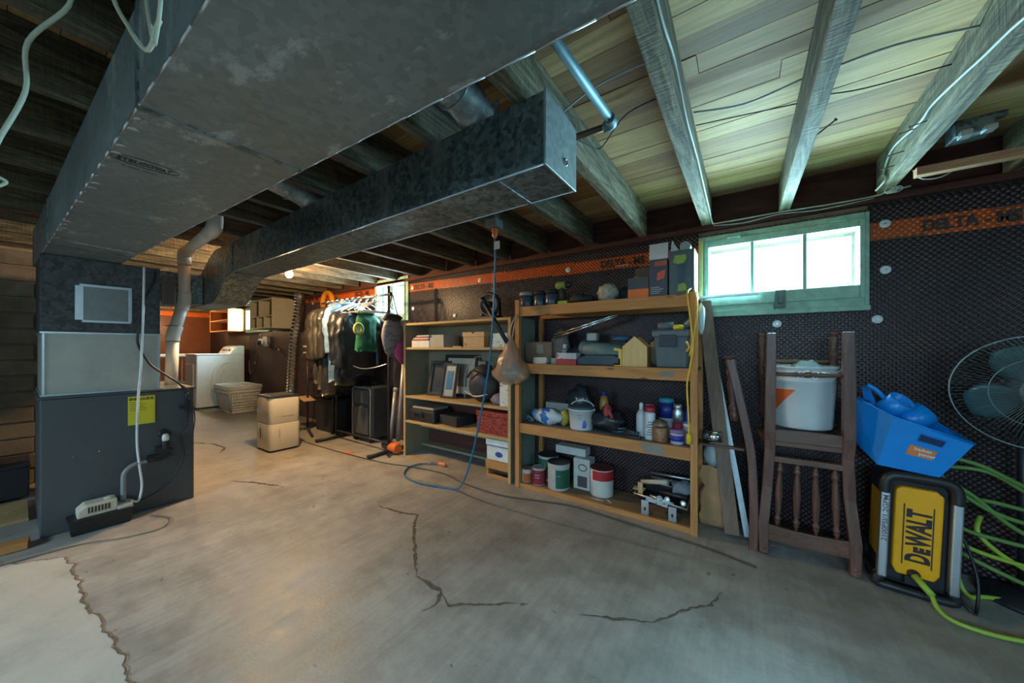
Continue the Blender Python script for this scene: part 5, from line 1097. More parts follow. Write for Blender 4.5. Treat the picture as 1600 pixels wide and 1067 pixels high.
MB().tube([(-1.0 + .032 * math.cos(a), 2.3975, Z4 + .165 + .024 * math.sin(a)) for a in [i * math.pi / 8 for i in range(16)]], .003, 5, True).build('printed_ring', M_INK, jg)
box('flat_white_carton', 'low white carton resting on dark lidded cans at back', 'carton', (-1.12, 2.49, Z4 + .232), .25, .10, .06, flat((0.50, 0.50, 0.48), .5), 0, .004)
single(MB().prism([(-.90, 2.30), (-.84, 2.29), (-.80, 2.31), (-.86, 2.315)], 'Z', Z4 + .001, Z4 + .004).prism([(-.80, 2.33), (-.76, 2.30), (-.75, 2.31), (-.78, 2.34)], 'Z', Z4 + .001, Z4 + .004), 'paint_flakes', flat((0.45, 0.42, 0.36), .8), 'pale loose paint chips on bare bottom deck', 'scrap', (-.84, 2.3, Z4))
# roller tray on bracket feet, heaped with tools
ty = thing('roller_tray', 'black paint roller tray with silver rim standing on metal brackets', 'tray', (-.43, 2.38, .12))
def trayo(z, g): return [(-.59 - g, 2.275 - g, z + .018), (-.285 + g, 2.275 - g, z - .008), (-.285 + g, 2.50 + g, z + .02), (-.59 - g, 2.50 + g, z + .035)]
a_, b_ = trayo(.088, -.035), trayo(.135, .0)
MB().add(a_ + b_, [(0, 1, 2, 3), (0, 4, 5, 1), (1, 5, 6, 2), (2, 6, 7, 3), (3, 7, 4, 0)]).build('pan', M_BLACK, ty).modifiers.new('thick', 'SOLIDIFY').thickness = .004
MB().tube(b_, .007, 8, True).build('rim', M_ALU, ty)
for x in (-.545, -.385):
    MB().box(x, x + .045, 2.262, 2.268, Z4 + .002, .125).box(x, x + .045, 2.262, 2.32, Z4 + .001, Z4 + .006).build('bracket', M_ALU, ty, .001)
    MB().box(x + .017, x + .028, 2.260, 2.2625, .065, .085).build('bracket_hole', M_BLACK, ty)
random.seed(31)
TT = [((-.50, 2.30, .150), (-.36, 2.29, .135), .010, 'aluminium', 'silver level lying across the front of the roller tray'),
      ((-.57, 2.38, .20), (-.40, 2.34, .245), .016, 'cream', 'cream roller handle slanting over the roller tray'),
      ((-.53, 2.46, .245), (-.25, 2.42, .262), .009, 'aluminium', 'long silver rod highest on the tray heap'),
      ((-.52, 2.43, .225), (-.25, 2.40, .238), .008, 'aluminium', 'second silver rod just below the highest rod'),
      ((-.45, 2.36, .165), (-.29, 2.33, .175), .014, 'black', 'black handled tool at right in the roller tray')]
for a__, b__, r_, mt, lab in TT:
    single(MB().tube([a__, b__], r_, 8), 'rod' if mt == 'aluminium' else 'handle', {'aluminium': M_ALU, 'cream': flat((0.48, 0.42, 0.32), .5), 'black': M_BLACK}[mt], lab, 'tool', a__)
single(MB().box(-.52, -.39, 2.268, 2.272, .118, .148).xf(rot_about((-.45, 2.27, .13), (0, 1, 0), R(7))), 'label_card', paper_print((0.45, 0.50, 0.50), (0.08, 0.10, 0.10), 40), 'white printed card stuck across the tray front', 'label', (-.45, 2.27, .13))
single(MB().box(-.575, -.545, 2.30, 2.31, .14, .22).box(-.61, -.54, 2.31, 2.36, .165, .17), 'cardboard_scrap', M_CARD, 'folded cardboard scrap at left in the roller tray', 'cardboard', (-.57, 2.3, .14))
single(MB().blob((-.32, 2.38, .215), (.07, .06, .04), 33, .4, 16, 3), 'rag', flat((0.17, 0.22, 0.26), .8), 'grey blue rag heaped at right on the roller tray', 'rag', (-.32, 2.38, .2))
for (x, z, nm) in ((-.40, .155, 'middle'), (-.445, .15, 'leftmost'), (-.31, .152, 'rightmost')):
    single(MB().lathe((x, 2.30, z), [(.010, -.02), (.016, -.02), (.016, .02), (.010, .02), (.010, -.02)], 14, (.3, -1, .2)), 'pipe_fitting', M_CHROME, nm + ' of three round chrome pipe fittings in the roller tray', 'fitting', (x, 2.3, z), 'pipe fittings in the roller tray')
# yellow cord down the right post, small plastic bag
yc = thing('yellow_cable', 'yellow extension cord hanging down the right shelf post', 'cord', (-.26, 2.225, 1.4))
MB().tube(spline([(-.262, 2.26, 1.45), (-.275, 2.222, 1.42), (-.262, 2.215, 1.30), (-.246, 2.215, 1.11), (-.262, 2.218, .98), (-.276, 2.218, .885), (-.270, 2.218, .72), (-.266, 2.218, .60)]), .005, 7).build('cord', flat((0.80, 0.52, 0.03), .4), yc)
MB().tube(spline([(-.24, 2.225, 1.44), (-.225, 2.222, 1.36), (-.235, 2.222, 1.22), (-.262, 2.215, 1.05)]), .0045, 7).build('cord', flat((0.80, 0.52, 0.03), .4), yc)
MB().lathe((-.266, 2.218, .60), [(.012, 0), (.015, -.02), (.014, -.06), (0, -.065)], 12).build('plug', flat((0.80, 0.52, 0.03), .4), yc)
single(MB().blob((-.212, 2.30, 1.27), (.022, .03, .09), 35, .3, 12), 'small_plastic_bag', flat((0.55, 0.66, 0.68), .25), 'small pale plastic bag hanging right of the shelf corner', 'bag', (-.21, 2.3, 1.35))
# ================================================================ CORDS FROM THE CEILING
cb = thing('ceiling_outlet', 'grey ceiling outlet box with glowing orange plug under the joists', 'outlet', (-1.30, 1.71, 1.905))
MB().box(-1.345, -1.265, 1.67, 1.75, 1.855, 1.904).build('box', flat((0.16, 0.20, 0.21), .5, .4), cb, .004)
MB().box(-1.33, -1.28, 1.685, 1.735, 1.904, CZ).build('mounting_block', M_JOISTD, cb)
MB().lathe((-1.30, 1.71, 1.855), [(.014, 0), (.02, -.015), (.017, -.05), (.009, -.065), (0, -.065)], 12).build('orange_plug', flat((0.85, 0.20, 0.05), .35), cb, 0, 'orange plug end')
ub = thing('blue_cable', 'bright blue extension cord hanging from the ceiling outlet to a loop on floor', 'cord', (-1.3, 1.71, 1.79))
MB().tube(spline([(-1.30, 1.71, 1.80), (-1.305, 1.72, 1.70), (-1.33, 1.74, 1.40), (-1.37, 1.76, 1.10), (-1.42, 1.78, .88), (-1.50, 1.80, .60), (-1.58, 1.82, .36), (-1.70, 1.86, .12), (-1.84, 1.915, .012), (-2.0, 1.87, .010), (-2.2, 1.84, .010), (-2.40, 1.88, .010), (-2.52, 2.02, .010), (-2.50, 2.15, .010), (-2.40, 2.21, .012), (-2.32, 2.25, .014)]), .0065, 8).build('cord', flat((0.012, 0.15, 0.28), .4), ub)
MB().lathe((-2.36, 2.235, .018), [(.012, 0), (.018, .02), (.018, .07), (.010, .09), (0, .09)], 12, (1, .1, 0)).build('orange_socket', flat((0.80, 0.22, 0.08), .4), ub, 0, 'orange socket end')
MB().box(-1.30, -1.255, 1.70, 1.701, 1.715, 1.765).build('tag', flat((0.66, 0.66, 0.62), .6), ub, 0, 'white paper tag')
single(MB().tube(spline([(-5.2, 2.3, .006), (-4.6, 2.0, .006), (-4.25, 1.908, .006), (-3.8, 1.91, .006), (-3.294, 1.935, .006), (-2.825, 1.978, .006), (-2.5, 2.06, .006), (-2.15, 2.10, .006), (-1.85, 2.04, .006), (-1.499, 2.03, .006), (-1.2, 2.11, .006), (-.967, 2.17, .006), (-.6, 2.15, .006), (-.2, 2.13, .006), (.05, 2.08, .006)]), .0045, 6), 'floor_cable', flat((0.05, 0.055, 0.045), .5), 'thin dark cord running along the floor in front of the shelves', 'cord', (-3, 2, 0))
single(MB().tube(spline([(-3.2, .50, .006), (-3.05, .56, .006), (-2.92, .50, .006), (-2.95, .35, .006), (-3.05, .2, .006), (-3.08, -.05, .006), (-3.1, -.3, .006)]), .003, 6), 'floor_wire', flat((0.12, 0.12, 0.11), .5), 'thin grey wire curling on floor before the condensate pump', 'wire', (-3, .3, 0))

# ================================================================ LEANING BOARDS, PAPER BAG
def plank(a, b, w, t_, name, mat, label, face=(1, 0, 0)):
    """board of width w between the centres of its two ends"""
    a, b = Vector(a), Vector(b); d = b - a; L = d.length; d.normalize(); f = Vector(face); f = (f - d * f.dot(d)).normalized(); n_ = d.cross(f)
    Mx = Matrix((( *[d.x, f.x, n_.x], a.x), (*[d.y, f.y, n_.y], a.y), (*[d.z, f.z, n_.z], a.z), (0, 0, 0, 1)))
    return single(MB().box(0, L, -w / 2, w / 2, -t_ / 2, t_ / 2).xf(Mx), name, mat, label, 'board', a, bevel=.001)
plank((-.058, 2.345, .018), (-.215, 2.535, 1.40), .075, .019, 'leaning_board', wood((0.13, 0.08, 0.055), (0.24, 0.15, 0.10), 'Z', .6, knots=False), 'brown board leaning against the wall right of the storage shelf')
plank((.015, 2.375, .015), (-.215, 2.565, 1.38), .03, .03, 'leaning_track', flat((0.50, 0.56, 0.58), .4, .2), 'narrow pale metal track leaning beside the brown board')
plank((-.10, 2.50, .01), (-.19, 2.578, 1.1), .03, .02, 'leaning_strip', flat((0.16, 0.12, 0.10), .6), 'thin dark strip leaning behind the brown board near paper bag')
single(MB().box(-.248, -.228, 2.545, 2.565, 1.32, 1.80), 'yellow_ruler', flat((0.60, 0.50, 0.14), .5), 'upright yellow wooden strip at the left edge of window frame', 'strip', (-.24, 2.55, 1.32), bevel=.001)
single(MB().box(-.29, .07, 2.50, 2.535, 1.418, 1.432), 'white_strip', flat((0.80, 0.84, 0.84), .4), 'white plastic strip bridging the shelf and the window ledge', 'strip', (-.29, 2.5, 1.41), bevel=.001)
pg = thing('paper_bag', 'tall crumpled brown paper bag on floor behind the leaning board', 'bag', (-.14, 2.44, 0))
v = []; f = []; n_ = 20; L = 8
for i in range(L + 1):
    t = i / L
    for k in range(n_):
        a = 2 * math.pi * k / n_; sx = max(-1, min(1, 1.5 * math.cos(a))); sy = max(-1, min(1, 1.5 * math.sin(a)))
        q = 1 + .14 * noise.noise(Vector((k * .7, t * 5, 3.3)))
        v.append((-.145 + .075 * sx * q, 2.455 + .065 * sy * q, .022 + .35 * t))
for i in range(L):
    for k in range(n_): f.append((i * n_ + k, i * n_ + (k + 1) % n_, (i + 1) * n_ + (k + 1) % n_, (i + 1) * n_ + k))
f.append(tuple(range(n_))[::-1])
crumple(MB().add(v, f, True), .022, 12, 5).build('body', flat((0.42, 0.23, 0.11), .85, 0, .12, 8, .004), pg)
single(MB().blob((-.15, 2.45, .44), (.06, .05, .09), 41, .4, 14, 3), 'foam_packing', flat((0.42, 0.48, 0.50), .6), 'pale grey wadding poking out of the paper bag', 'packing', (-.15, 2.45, .3))
single(MB().lathe((-.21, 2.42, .55), [(.035, 0), (.036, .10), (.034, .10), (.033, .005), (0, .005)], 18, (1, -.1, .1)), 'tin_can', M_CHROME, 'shiny empty tin lying above the paper bag wadding', 'can', (-.2, 2.42, .5))
single(MB().box(-.225, .0, 2.39, 2.56, .498, .512), 'cross_board', M_DARKWX, 'short dark board behind the leaning boards carrying the tin', 'board', (-.1, 2.45, .5))

# ================================================================ UPSIDE-DOWN CHAIRS
def turned(a, b, prof, n_=14):
    """turned member from a to b; prof = (t, radius)"""
    a, b = Vector(a), Vector(b); d = b - a
    return MB().lathe(a, [(r_, t * d.length) for t, r_ in prof], n_, d)
SPIN = [(0, .008), (.05, .008), (.07, .014), (.09, .009), (.11, .015), (.14, .015), (.17, .009), (.22, .012), (.5, .018), (.78, .012), (.83, .009), (.86, .015), (.89, .015), (.91, .009), (.93, .014), (.95, .008), (1, .008)]
STRE = [(0, .010), (.25, .012), (.36, .015), (.38, .009), (.40, .016), (.43, .009), (.46, .016), (.5, .019), (.54, .016), (.57, .009), (.60, .016), (.62, .009), (.64, .015), (.75, .012), (1, .010)]
LEGP = [(0, .022), (.12, .024), (.14, .018), (.17, .026), (.22, .026), (.25, .016), (.30, .020), (.55, .026), (.70, .018), (.73, .025), (.77, .025), (.80, .014), (.86, .022), (.92, .024), (.96, .016), (.97, .026), (1.0, .026)]
def chair(label, o, rz=0, lean=0):
    """wooden dining chair standing upside down on its back posts"""
    t = thing('dining_chair', label, 'chair', o)
    T = Matrix.Translation(o) @ Matrix.Rotation(R(rz), 4, 'Z') @ Matrix.Rotation(R(lean), 4, 'Y')
    def put(m_, nm, mt=M_DARKW, bv=0, **k): return m_.xf(T).build(nm, mt, t, bv, **k)
    for s_ in (-1, 1):
        # back post: square above the seat line (now below), straight rear leg (now up)
        P = [(s_ * .176, .012, 0.012), (s_ * .178, .02, .16), (s_ * .160, .035, .36), (s_ * .150, .02, .56), (s_ * .152, .0, .66), (s_ * .150, -.01, .90), (s_ * .146, -.02, 1.175)]
        m_ = MB(); v = []; f = []
        for i, p in enumerate(P):
            w = .0225 if i not in (0, 6) else .0195
            v += [(p[0] + a * w, p[1] + b_ * w, p[2]) for a, b_ in ((-1, -1), (1, -1), (1, 1), (-1, 1))]
            if i:
                q = 4 * i
                f += [(q - 4 + k, q - 4 + (k + 1) % 4, q + (k + 1) % 4, q + k) for k in range(4)]
        f += [(3, 2, 1, 0), (24, 25, 26, 27)]
        put(m_.add(v, f), 'back_post', bv=.003)
    put(MB().lathe((.176, .012, -.0), [(.010, 0), (.021, .006), (.024, .02), (.015, .03), (.022, .036), (.022, .05)], 14), 'finial')
    put(MB().lathe((-.176, .012, -.0), [(.010, 0), (.021, .006), (.024, .02), (.015, .03), (.022, .036), (.022, .05)], 14), 'finial')
    for s_ in (-1, 1): put(turned((s_ * .150, .335, .675), (s_ * .165, .345, 1.19), LEGP), 'leg')
    put(MB().prism([(-.17, .0), (.17, .0), (.195, .37), (-.195, .37)], 'Z', .585, .612), 'seat', M_DARKWX, .006)
    put(MB().box(-.135, .135, -.005, .02, .612, .672).box(-.15, .15, .33, .355, .612, .672).box(-.155, -.13, .02, .33, .612, .672).box(.13, .155, .02, .33, .612, .672), 'seat_rail', M_DARKWX, .003)
    put(MB().box(-.142, .142, .002, .032, .50, .53), 'lower_rail', M_DARKWX, .004)
    # curved crest rail (lowest thing now)
    n_ = 10; v = []; f = []
    for i in range(n_ + 1):
        u = -1 + 2 * i / n_; x = .165 * u; yb = .012 + .028 * (1 - u * u); zt = .165 - .02 * (1 - u * u); zb = .085 - .018 * (1 - u * u)
        v += [(x, yb - .010, zb), (x, yb + .010, zb), (x, yb + .010, zt), (x, yb - .010, zt)]
        if i:
            q = 4 * i; f += [(q - 4 + k, q + k, q + (k + 1) % 4, q - 4 + (k + 1) % 4) for k in range(4)]
    f += [(0, 1, 2, 3), (4 * n_ + 3, 4 * n_ + 2, 4 * n_ + 1, 4 * n_)]
    put(MB().add(v, f), 'crest_rail', M_DARKWX, .003)
    for x in (-.105, -.035, .035, .105): put(turned((x, .017, .505), (x * 1.12, .035, .15), SPIN), 'spindle')
    put(turned((-.15, -.012, .965), (.15, -.012, .965), STRE), 'stretcher', M_DARKWX)
    put(turned((-.155, .34, 1.02), (.155, .34, 1.02), STRE), 'stretcher', wood((0.20, 0.10, 0.06), (0.30, 0.17, 0.11), 'X', .4, knots=False))
    for s_ in (-1, 1): put(turned((s_ * .15, 0, .93), (s_ * .158, .34, .93), STRE), 'stretcher', M_DARKW)
    return t
ch = chair('dark wooden dining chair standing upside down with white bucket between its legs', (.262, 2.255, .0), 2, 0)
# a second chair back seen edge-on, bowed
ch2 = thing('chair_back', 'dark wooden chair back standing edge-on left of the upturned chair', 'chair back', (.03, 2.35, 0))
def bowed(y, r_): 
    P = spline([(.040, y, .0), (.042, y, .25), (.030, y + .01, .52), (-.015, y + .02, .78), (-.066, y + .03, 1.03)], 5); v = []; f = []
    for i, p in enumerate(P):
        v += [tuple(p + Vector((a * r_, b_ * r_, 0))) for a, b_ in ((-1, -1), (1, -1), (1, 1), (-1, 1))]
        if i: q = 4 * i; f += [(q - 4 + k, q - 4 + (k + 1) % 4, q + (k + 1) % 4, q + k) for k in range(4)]
    n4 = 4 * (len(P) - 1); f += [(3, 2, 1, 0), (n4, n4 + 1, n4 + 2, n4 + 3)]
    return MB().add(v, f)
bowed(2.275, .020).build('back_post', M_DARKW, ch2, .003)
bowed(2.515, .018).build('back_post', M_DARKW, ch2, .003)
MB().box(.025, .055, 2.29, 2.51, .07, .15).build('crest_rail', M_DARKWX, ch2, .003)
MB().box(.012, .040, 2.30, 2.51, .50, .53).build('lower_rail', M_DARKWX, ch2, .003)
for y in (2.34, 2.40, 2.46): turned((.030, y, .50), (.040, y, .15), SPIN).build('spindle', M_DARKW, ch2)
turned((-.045, 2.335, .68), (-.072, 2.345, 1.05), LEGP).build('leg', M_DARKW, ch2)
single(MB().box(.03, .36, 2.46, 2.57, .0, .07), 'low_box', M_DARKWX, 'low dark wooden box on floor behind the upside down chair', 'box', (.2, 2.5, 0), bevel=.003)

bu = thing('plastic_bucket', 'white plastic bucket with orange label held between upturned chair legs', 'bucket', (.245, 2.42, .674))
c = (.253, 2.435, .674)
MB().lathe(c, [(.130, 0), (.134, .008), (.146, .245), (.150, .247), (.150, .255), (.147, .257), (.148, .275), (.152, .277), (.152, .285), (.148, .287), (.150, .315), (.156, .317), (.156, .327), (.150, .327), (.144, .26), (.130, .012), (0, .012)], 40).build('body', flat((0.72, 0.74, 0.74), .35, 0, .03), bu)
MB().lathe((c[0], c[1], c[2] + .17), [(.140, 0), (.139, -.02), (0, -.02)], 30).build('contents', flat((0.45, 0.30, 0.30), .8), bu, 0, 'reddish stuff inside')
v = []; f = []
def wrap(u, z, r_=None):   # position on the bucket wall, u in metres round from the front
    r_ = r_ or (.134 + (z - .008) / .237 * .012) + .0015; a = math.radians(-112) + u / r_
    return (c[0] + r_ * math.cos(a), c[1] + r_ * math.sin(a), c[2] + z)
for i in range(9):
    u = -.075 + .012 * i; v += [wrap(u, .205 - .0), wrap(u, .205 - .115 * (1 - i / 8) - .002)]
    if i: q = 2 * i; f.append((q - 2, q, q + 1, q - 1))
MB().add(v, f, True).build('orange_label', flat((0.80, 0.13, 0.03), .45), bu)
MB().box(-.012, .012, -.006, .0, 0, .022).xf(Matrix.Translation(Vector(wrap(.10, .26))) ).build('handle_boss', M_WHITEP, bu, .002)
MB().tube(spline([wrap(.10, .272, .158), (c[0] + .08, c[1] - .14, c[2] + .285), (c[0] + .155, c[1] - .07, c[2] + .31), (c[0] + .165, c[1] + .02, c[2] + .312)]), .003, 6).build('bail_handle', M_WHITEP, bu)
single(MB().blob((c[0] + .03, c[1], c[2] + .325), (.06, .04, .03), 51, .4, 16, 3), 'work_glove', flat((0.40, 0.47, 0.50), .8), 'pale folded work glove lying on top of the white bucket', 'glove', (c[0], c[1], c[2] + .3))

# ================================================================ PRESSURE WASHER
pw = thing('pressure_washer', 'yellow and black pressure washer with aluminium side bars on floor', 'pressure washer', (.63, 2.35, 0))
T = Matrix.Translation((.62, 2.30, 0)) @ Matrix.Rotation(R(2.0), 4, 'Y') @ Matrix.Translation((-.62, -2.30, 0))
MY = flat((0.92, 0.40, 0.004), .4, 0, .05)
def pwp(m_, nm, mt, bv=0, **k): return m_.xf(T).build(nm, mt, pw, bv, **k)
pwp(MB().box(.500, .530, 2.225, 2.26, .055, .445), 'side_bar', M_ALU, .006)
pwp(MB().box(.712, .742, 2.225, 2.26, .055, .445), 'side_bar', M_ALU, .006)
hdl = MB().tube(spline([(.515, 2.243, .44), (.515, 2.243, .485), (.53, 2.243, .515), (.57, 2.243, .525), (.68, 2.243, .525), (.715, 2.243, .51), (.727, 2.243, .48), (.727, 2.243, .44)], 5), .021, 12)
pwp(hdl, 'handle', M_BLACK)
pwp(MB().tube(spline([(.515, 2.243, .06), (.50, 2.245, .02), (.55, 2.24, .018), (.68, 2.24, .018), (.735, 2.243, .025), (.727, 2.243, .06)], 4), .018, 10), 'bottom_rail', M_BLACK)
pwp(MB().prism([(.548, .115), (.56, .085), (.675, .085), (.69, .115), (.692, .46), (.68, .468), (.675, .478), (.565, .478), (.555, .468), (.548, .46)], 'Y', 2.238, 2.30), 'front_cover', MY, .008)
pwp(MB().box(.515, .728, 2.265, 2.48, .03, .50), 'body', M_BLACKM, .02)
pwp(MB().box(.50, .745, 2.30, 2.50, .0, .05), 'base', M_BLACK, .01)
pwp(MB().box(.512, .514, 2.30, 2.42, .12, .42), 'side_cover', MY)
pwp(MB().box(.585, .655, 2.232, 2.245, .05, .085).lathe((.612, 2.243, .10), [(.020, 0), (.022, .012), (.012, .03), (0, .03)], 12, (0, -1, 0)), 'outlet_port', M_BLACK, .003)
for y in (2.50,):
    for x in (.50, .735): pwp(MB().lathe((x, y, .06), [(.06, 0), (.06, .03), (.03, .032), (0, .03)], 18, (1, 0, 0)), 'wheel', M_BLACK)
for tx, sz, z_, w_ in (('D', .098, .152, .040), ('E', .062, .197, .026), ('WALT', .098, .226, .160)):
    pwp(lettering(tx, sz, (.654, 2.2365, z_), (0, 0, 1), (-1, 0, 0), .0004, .0042, w_), 'printed_lettering', M_INK)
pwp(MB().box(.5735, .5775, 2.2368, 2.238, .135, .405).box(.661, .665, 2.2368, 2.238, .135, .405), 'printed_rules', M_INK)
m_ = lettering('2100PSI/1.2GPM', .024, (.523, 2.2246, .22), (0, 0, 1), (-1, 0, 0), .0003, .0006, .21)
pwp(m_, 'printed_lettering', flat((0.12, 0.12, 0.13), .5))

# blue caddy, tilted on top
bb = thing('blue_caddy', 'bright blue plastic caddy tilted on top of the pressure washer', 'caddy', (.60, 2.30, .55))
MBL = flat((0.004, 0.25, 0.74), .32, 0, .05)
# eight corners: tray with a nearly vertical front-left corner and a long sloping right end
ft = [(.450, 2.33, .855), (.548, 2.205, .790), (.775, 2.215, .705), (.70, 2.42, .78)]     # rim
fb = [(.452, 2.33, .640), (.505, 2.235, .566), (.690, 2.240, .545), (.640, 2.37, .60)]       # floor
v = ft + fb
m_ = MB().add(v, [(0, 1, 5, 4), (1, 2, 6, 5), (2, 3, 7, 6), (3, 0, 4, 7), (4, 5, 6, 7)])
o = m_.build('body', MBL, bb); mod = o.modifiers.new('thick', 'SOLIDIFY'); mod.thickness = .004; bvm = o.modifiers.new('b', 'BEVEL'); bvm.width = .004; bvm.segments = 2
MB().tube(ft, .0055, 8, True).build('rim', MBL, bb)
def onf(u, w, off=-.004):   # point on front face: u along, w up
    a = Vector(fb[1]).lerp(Vector(fb[2]), u); b_ = Vector(ft[1]).lerp(Vector(ft[2]), u); p = a.lerp(b_, w); nn = Vector((.03, -1, -.15)).normalized(); return p + nn * (-off) * -1 if False else p + Vector((0, off, -.0005))
q = [onf(.40, .70), onf(.72, .70), onf(.72, .86), onf(.40, .86)]
MB().add(q + [p + Vector((0, .003, 0)) for p in q], [(0, 1, 2, 3), (0, 4, 5, 1), (1, 5, 6, 2), (2, 6, 7, 3), (3, 7, 4, 0)]).build('hand_slot', flat((0.0, 0.02, 0.09), .5), bb)
MB().tube([tuple(p) for p in q], .003, 6, True).build('slot_rim', MBL, bb)
q = [onf(.34, .36), onf(.72, .36), onf(.72, .58), onf(.34, .58)]
lbl = MB().add(q + [p + Vector((0, .002, 0)) for p in q], [(0, 1, 2, 3), (0, 4, 5, 1), (1, 5, 6, 2), (2, 6, 7, 3), (3, 7, 4, 0)]).build('label', flat((0.75, 0.22, 0.05), .45), bb, 0, 'orange product label')
r_ = (q[1] - q[0]).normalized()
for i, tx in enumerate(('basket', 'panier')):
    lettering(tx, .020, q[3] + r_ * (.012 + .012 * i) + Vector((0, -.0012, -.019 - .018 * i)), r_, (0, 0, 1), .0002, .0004).build('printed_lettering', M_WHITEP, lbl)
for i, (pts, r2_, lab, rot_) in enumerate((((.545, 2.33, .84), .045, 'blue plastic scoop sticking up out of the tilted caddy', 30), ((.60, 2.32, .80), .05, 'second blue plastic scoop lying lower in the tilted caddy', -10))):
    s_ = thing('blue_scoop', lab, 'scoop', pts)
    m_ = MB().lathe((0, 0, 0), [(0, 0), (r2_ * .7, .004), (r2_, .02), (r2_ * 1.05, .10), (r2_ * 1.0, .10), (r2_ * .92, .022), (0, .01)], 16)
    m_.xf(Matrix.Translation((pts[0], pts[1], pts[2] - .05)) @ Matrix.Rotation(R(35 + 20 * i), 4, 'Y') @ Matrix.Rotation(R(rot_), 4, 'X'))
    m_.build('bowl', MBL, s_)
    k = Vector(pts)
    MB().tube(spline([k + Vector((.0, -.02, .02)), k + Vector((-.03, -.03, .06)), k + Vector((-.055, -.02, .05 + .03 * (1 - i)))]), [.010] * 12 + [.012], 8).build('handle', MBL, s_)
MB().add([(.49, 2.36, .80), (.53, 2.33, .80), (.50, 2.35, .915), (.48, 2.37, .91)], [(0, 1, 2, 3)]).build('fin', MBL, bb).modifiers.new('t', 'SOLIDIFY').thickness = .003
# pink scrap
single(MB().box(.497, .507, 2.29, 2.30, .800, .83), 'red_tag', flat((0.6, 0.08, 0.10), .5), 'tiny red tag beside the scoops in the blue caddy', 'tag', (.5, 2.3, .81))

# hoses and cables beside the washer
MH = flat((0.13, 0.24, 0.055), .4, 0, .12, 12); MHY = flat((0.32, 0.46, 0.05), .4, 0, .1, 12)
hs = thing('garden_hose', 'green garden hose in loose loops behind the pressure washer', 'hose', (.95, 2.42, 0))
loops = [[(.76, 2.42, .60), (.86, 2.40, .58), (1.0, 2.42, .50), (1.2, 2.45, .42)],
         [(.74, 2.44, .545), (.88, 2.41, .555), (1.02, 2.44, .46), (1.2, 2.47, .35)],
         [(.75, 2.42, .50), (.84, 2.40, .44), (.95, 2.40, .33), (1.15, 2.42, .22)],
         [(.72, 2.46, .56), (.80, 2.41, .45), (.93, 2.40, .37), (1.15, 2.44, .33)],
         [(.77, 2.45, .42), (.78, 2.42, .33), (.82, 2.42, .28), (.93, 2.42, .26), (1.15, 2.43, .24)],
         [(.76, 2.42, .24), (.85, 2.40, .20), (1.0, 2.42, .17), (1.2, 2.44, .15)],
         [(.78, 2.46, .30), (.80, 2.43, .38), (.86, 2.43, .42), (1.0, 2.45, .40), (1.2, 2.46, .36)],
         [(.88, 2.46, .34), (.86, 2.43, .28), (.90, 2.42, .22), (.98, 2.42, .16), (1.15, 2.43, .06)],
         [(.76, 2.40, .20), (.86, 2.38, .155), (1.0, 2.38, .10), (1.2, 2.40, .04)]]
for i, L_ in enumerate(loops): MB().tube(spline(L_), .0095, 9).build('hose_loop', MHY if i in (5, 7) else MH, hs)
single(MB().tube(spline([(.645, 2.165, .07), (.655, 2.13, .03), (.69, 2.10, .014), (.78, 2.09, .013), (.90, 2.12, .013), (1.2, 2.2, .013)]), .0085, 9).tube([(.612, 2.215, .105), (.63, 2.185, .085), (.648, 2.16, .065)], .013, 10), 'pressure_hose', MHY, 'lime green hose from washer outlet curving right along the floor', 'hose', (.7, 2.1, 0))
single(MB().tube(spline([(.78, 2.43, .36), (.80, 2.42, .22), (.79, 2.40, .10), (.81, 2.36, .014), (.9, 2.40, .013), (1.2, 2.45, .013)]), .009, 8), 'floor_hose', MHY, 'pale green hose end lying behind the lime pressure hose', 'hose', (.8, 2.4, 0))
single(MB().tube(spline([(.745, 2.36, .36), (.79, 2.33, .26), (.815, 2.30, .12), (.80, 2.26, .02), (.775, 2.22, .01), (.75, 2.26, .06), (.765, 2.30, .14)]), .0055, 7), 'power_cable', M_BLACK, 'black cable drooping in a loop right of pressure washer', 'cable', (.78, 2.3, 0))

# ================================================================ FAN
fc = Vector((1.0, 2.36, .915)); fn = Vector((-.18, -1, .03)).normalized()
fa = thing('pedestal_fan', 'large black pedestal fan with wire cage at right edge', 'fan', (1.0, 2.45, 0))
U = Vector((0, 0, 1)).cross(fn).normalized(); V_ = fn.cross(U)
RF = .235
def fp(r_, a, d): return tuple(fc + (U * math.cos(a) + V_ * math.sin(a)) * r_ + fn * d)
M_WIRE = flat((0.20, 0.23, 0.24), .35, .8)
fg = MB(); rg = MB()
for i in range(96):
    a = 2 * math.pi * i / 96
    fg.tube([fp(.062, a, .065), fp(.14, a + .05, .060), fp(.205, a + .09, .035), fp(RF, a + .11, 0)], .0011, 4, caps=False)
    if i % 2 == 0: rg.tube([fp(.06, a, -.075), fp(.17, a, -.065), fp(RF, a, 0)], .0011, 4, caps=False)
for r_, d in ((RF, 0), (.062, .065), (.14, .060)): fg.tube([fp(r_, 2 * math.pi * i / 48, d) for i in range(48)], .004 if r_ == RF else .0018, 6, True)
fg.build('front_grille', M_WIRE, fa); rg.build('rear_grille', M_WIRE, fa)
MB().lathe(fc + fn * .062, [(.066, 0), (.066, .006), (.055, .010), (0, .012)], 28, fn).build('badge', flat((0.08, 0.13, 0.15), .35), fa)
MB().lathe(fc - fn * .12, [(.0, 0), (.06, .01), (.07, .05), (.07, .09), (.04, .10)], 24, fn).build('motor', M_BLACK, fa)
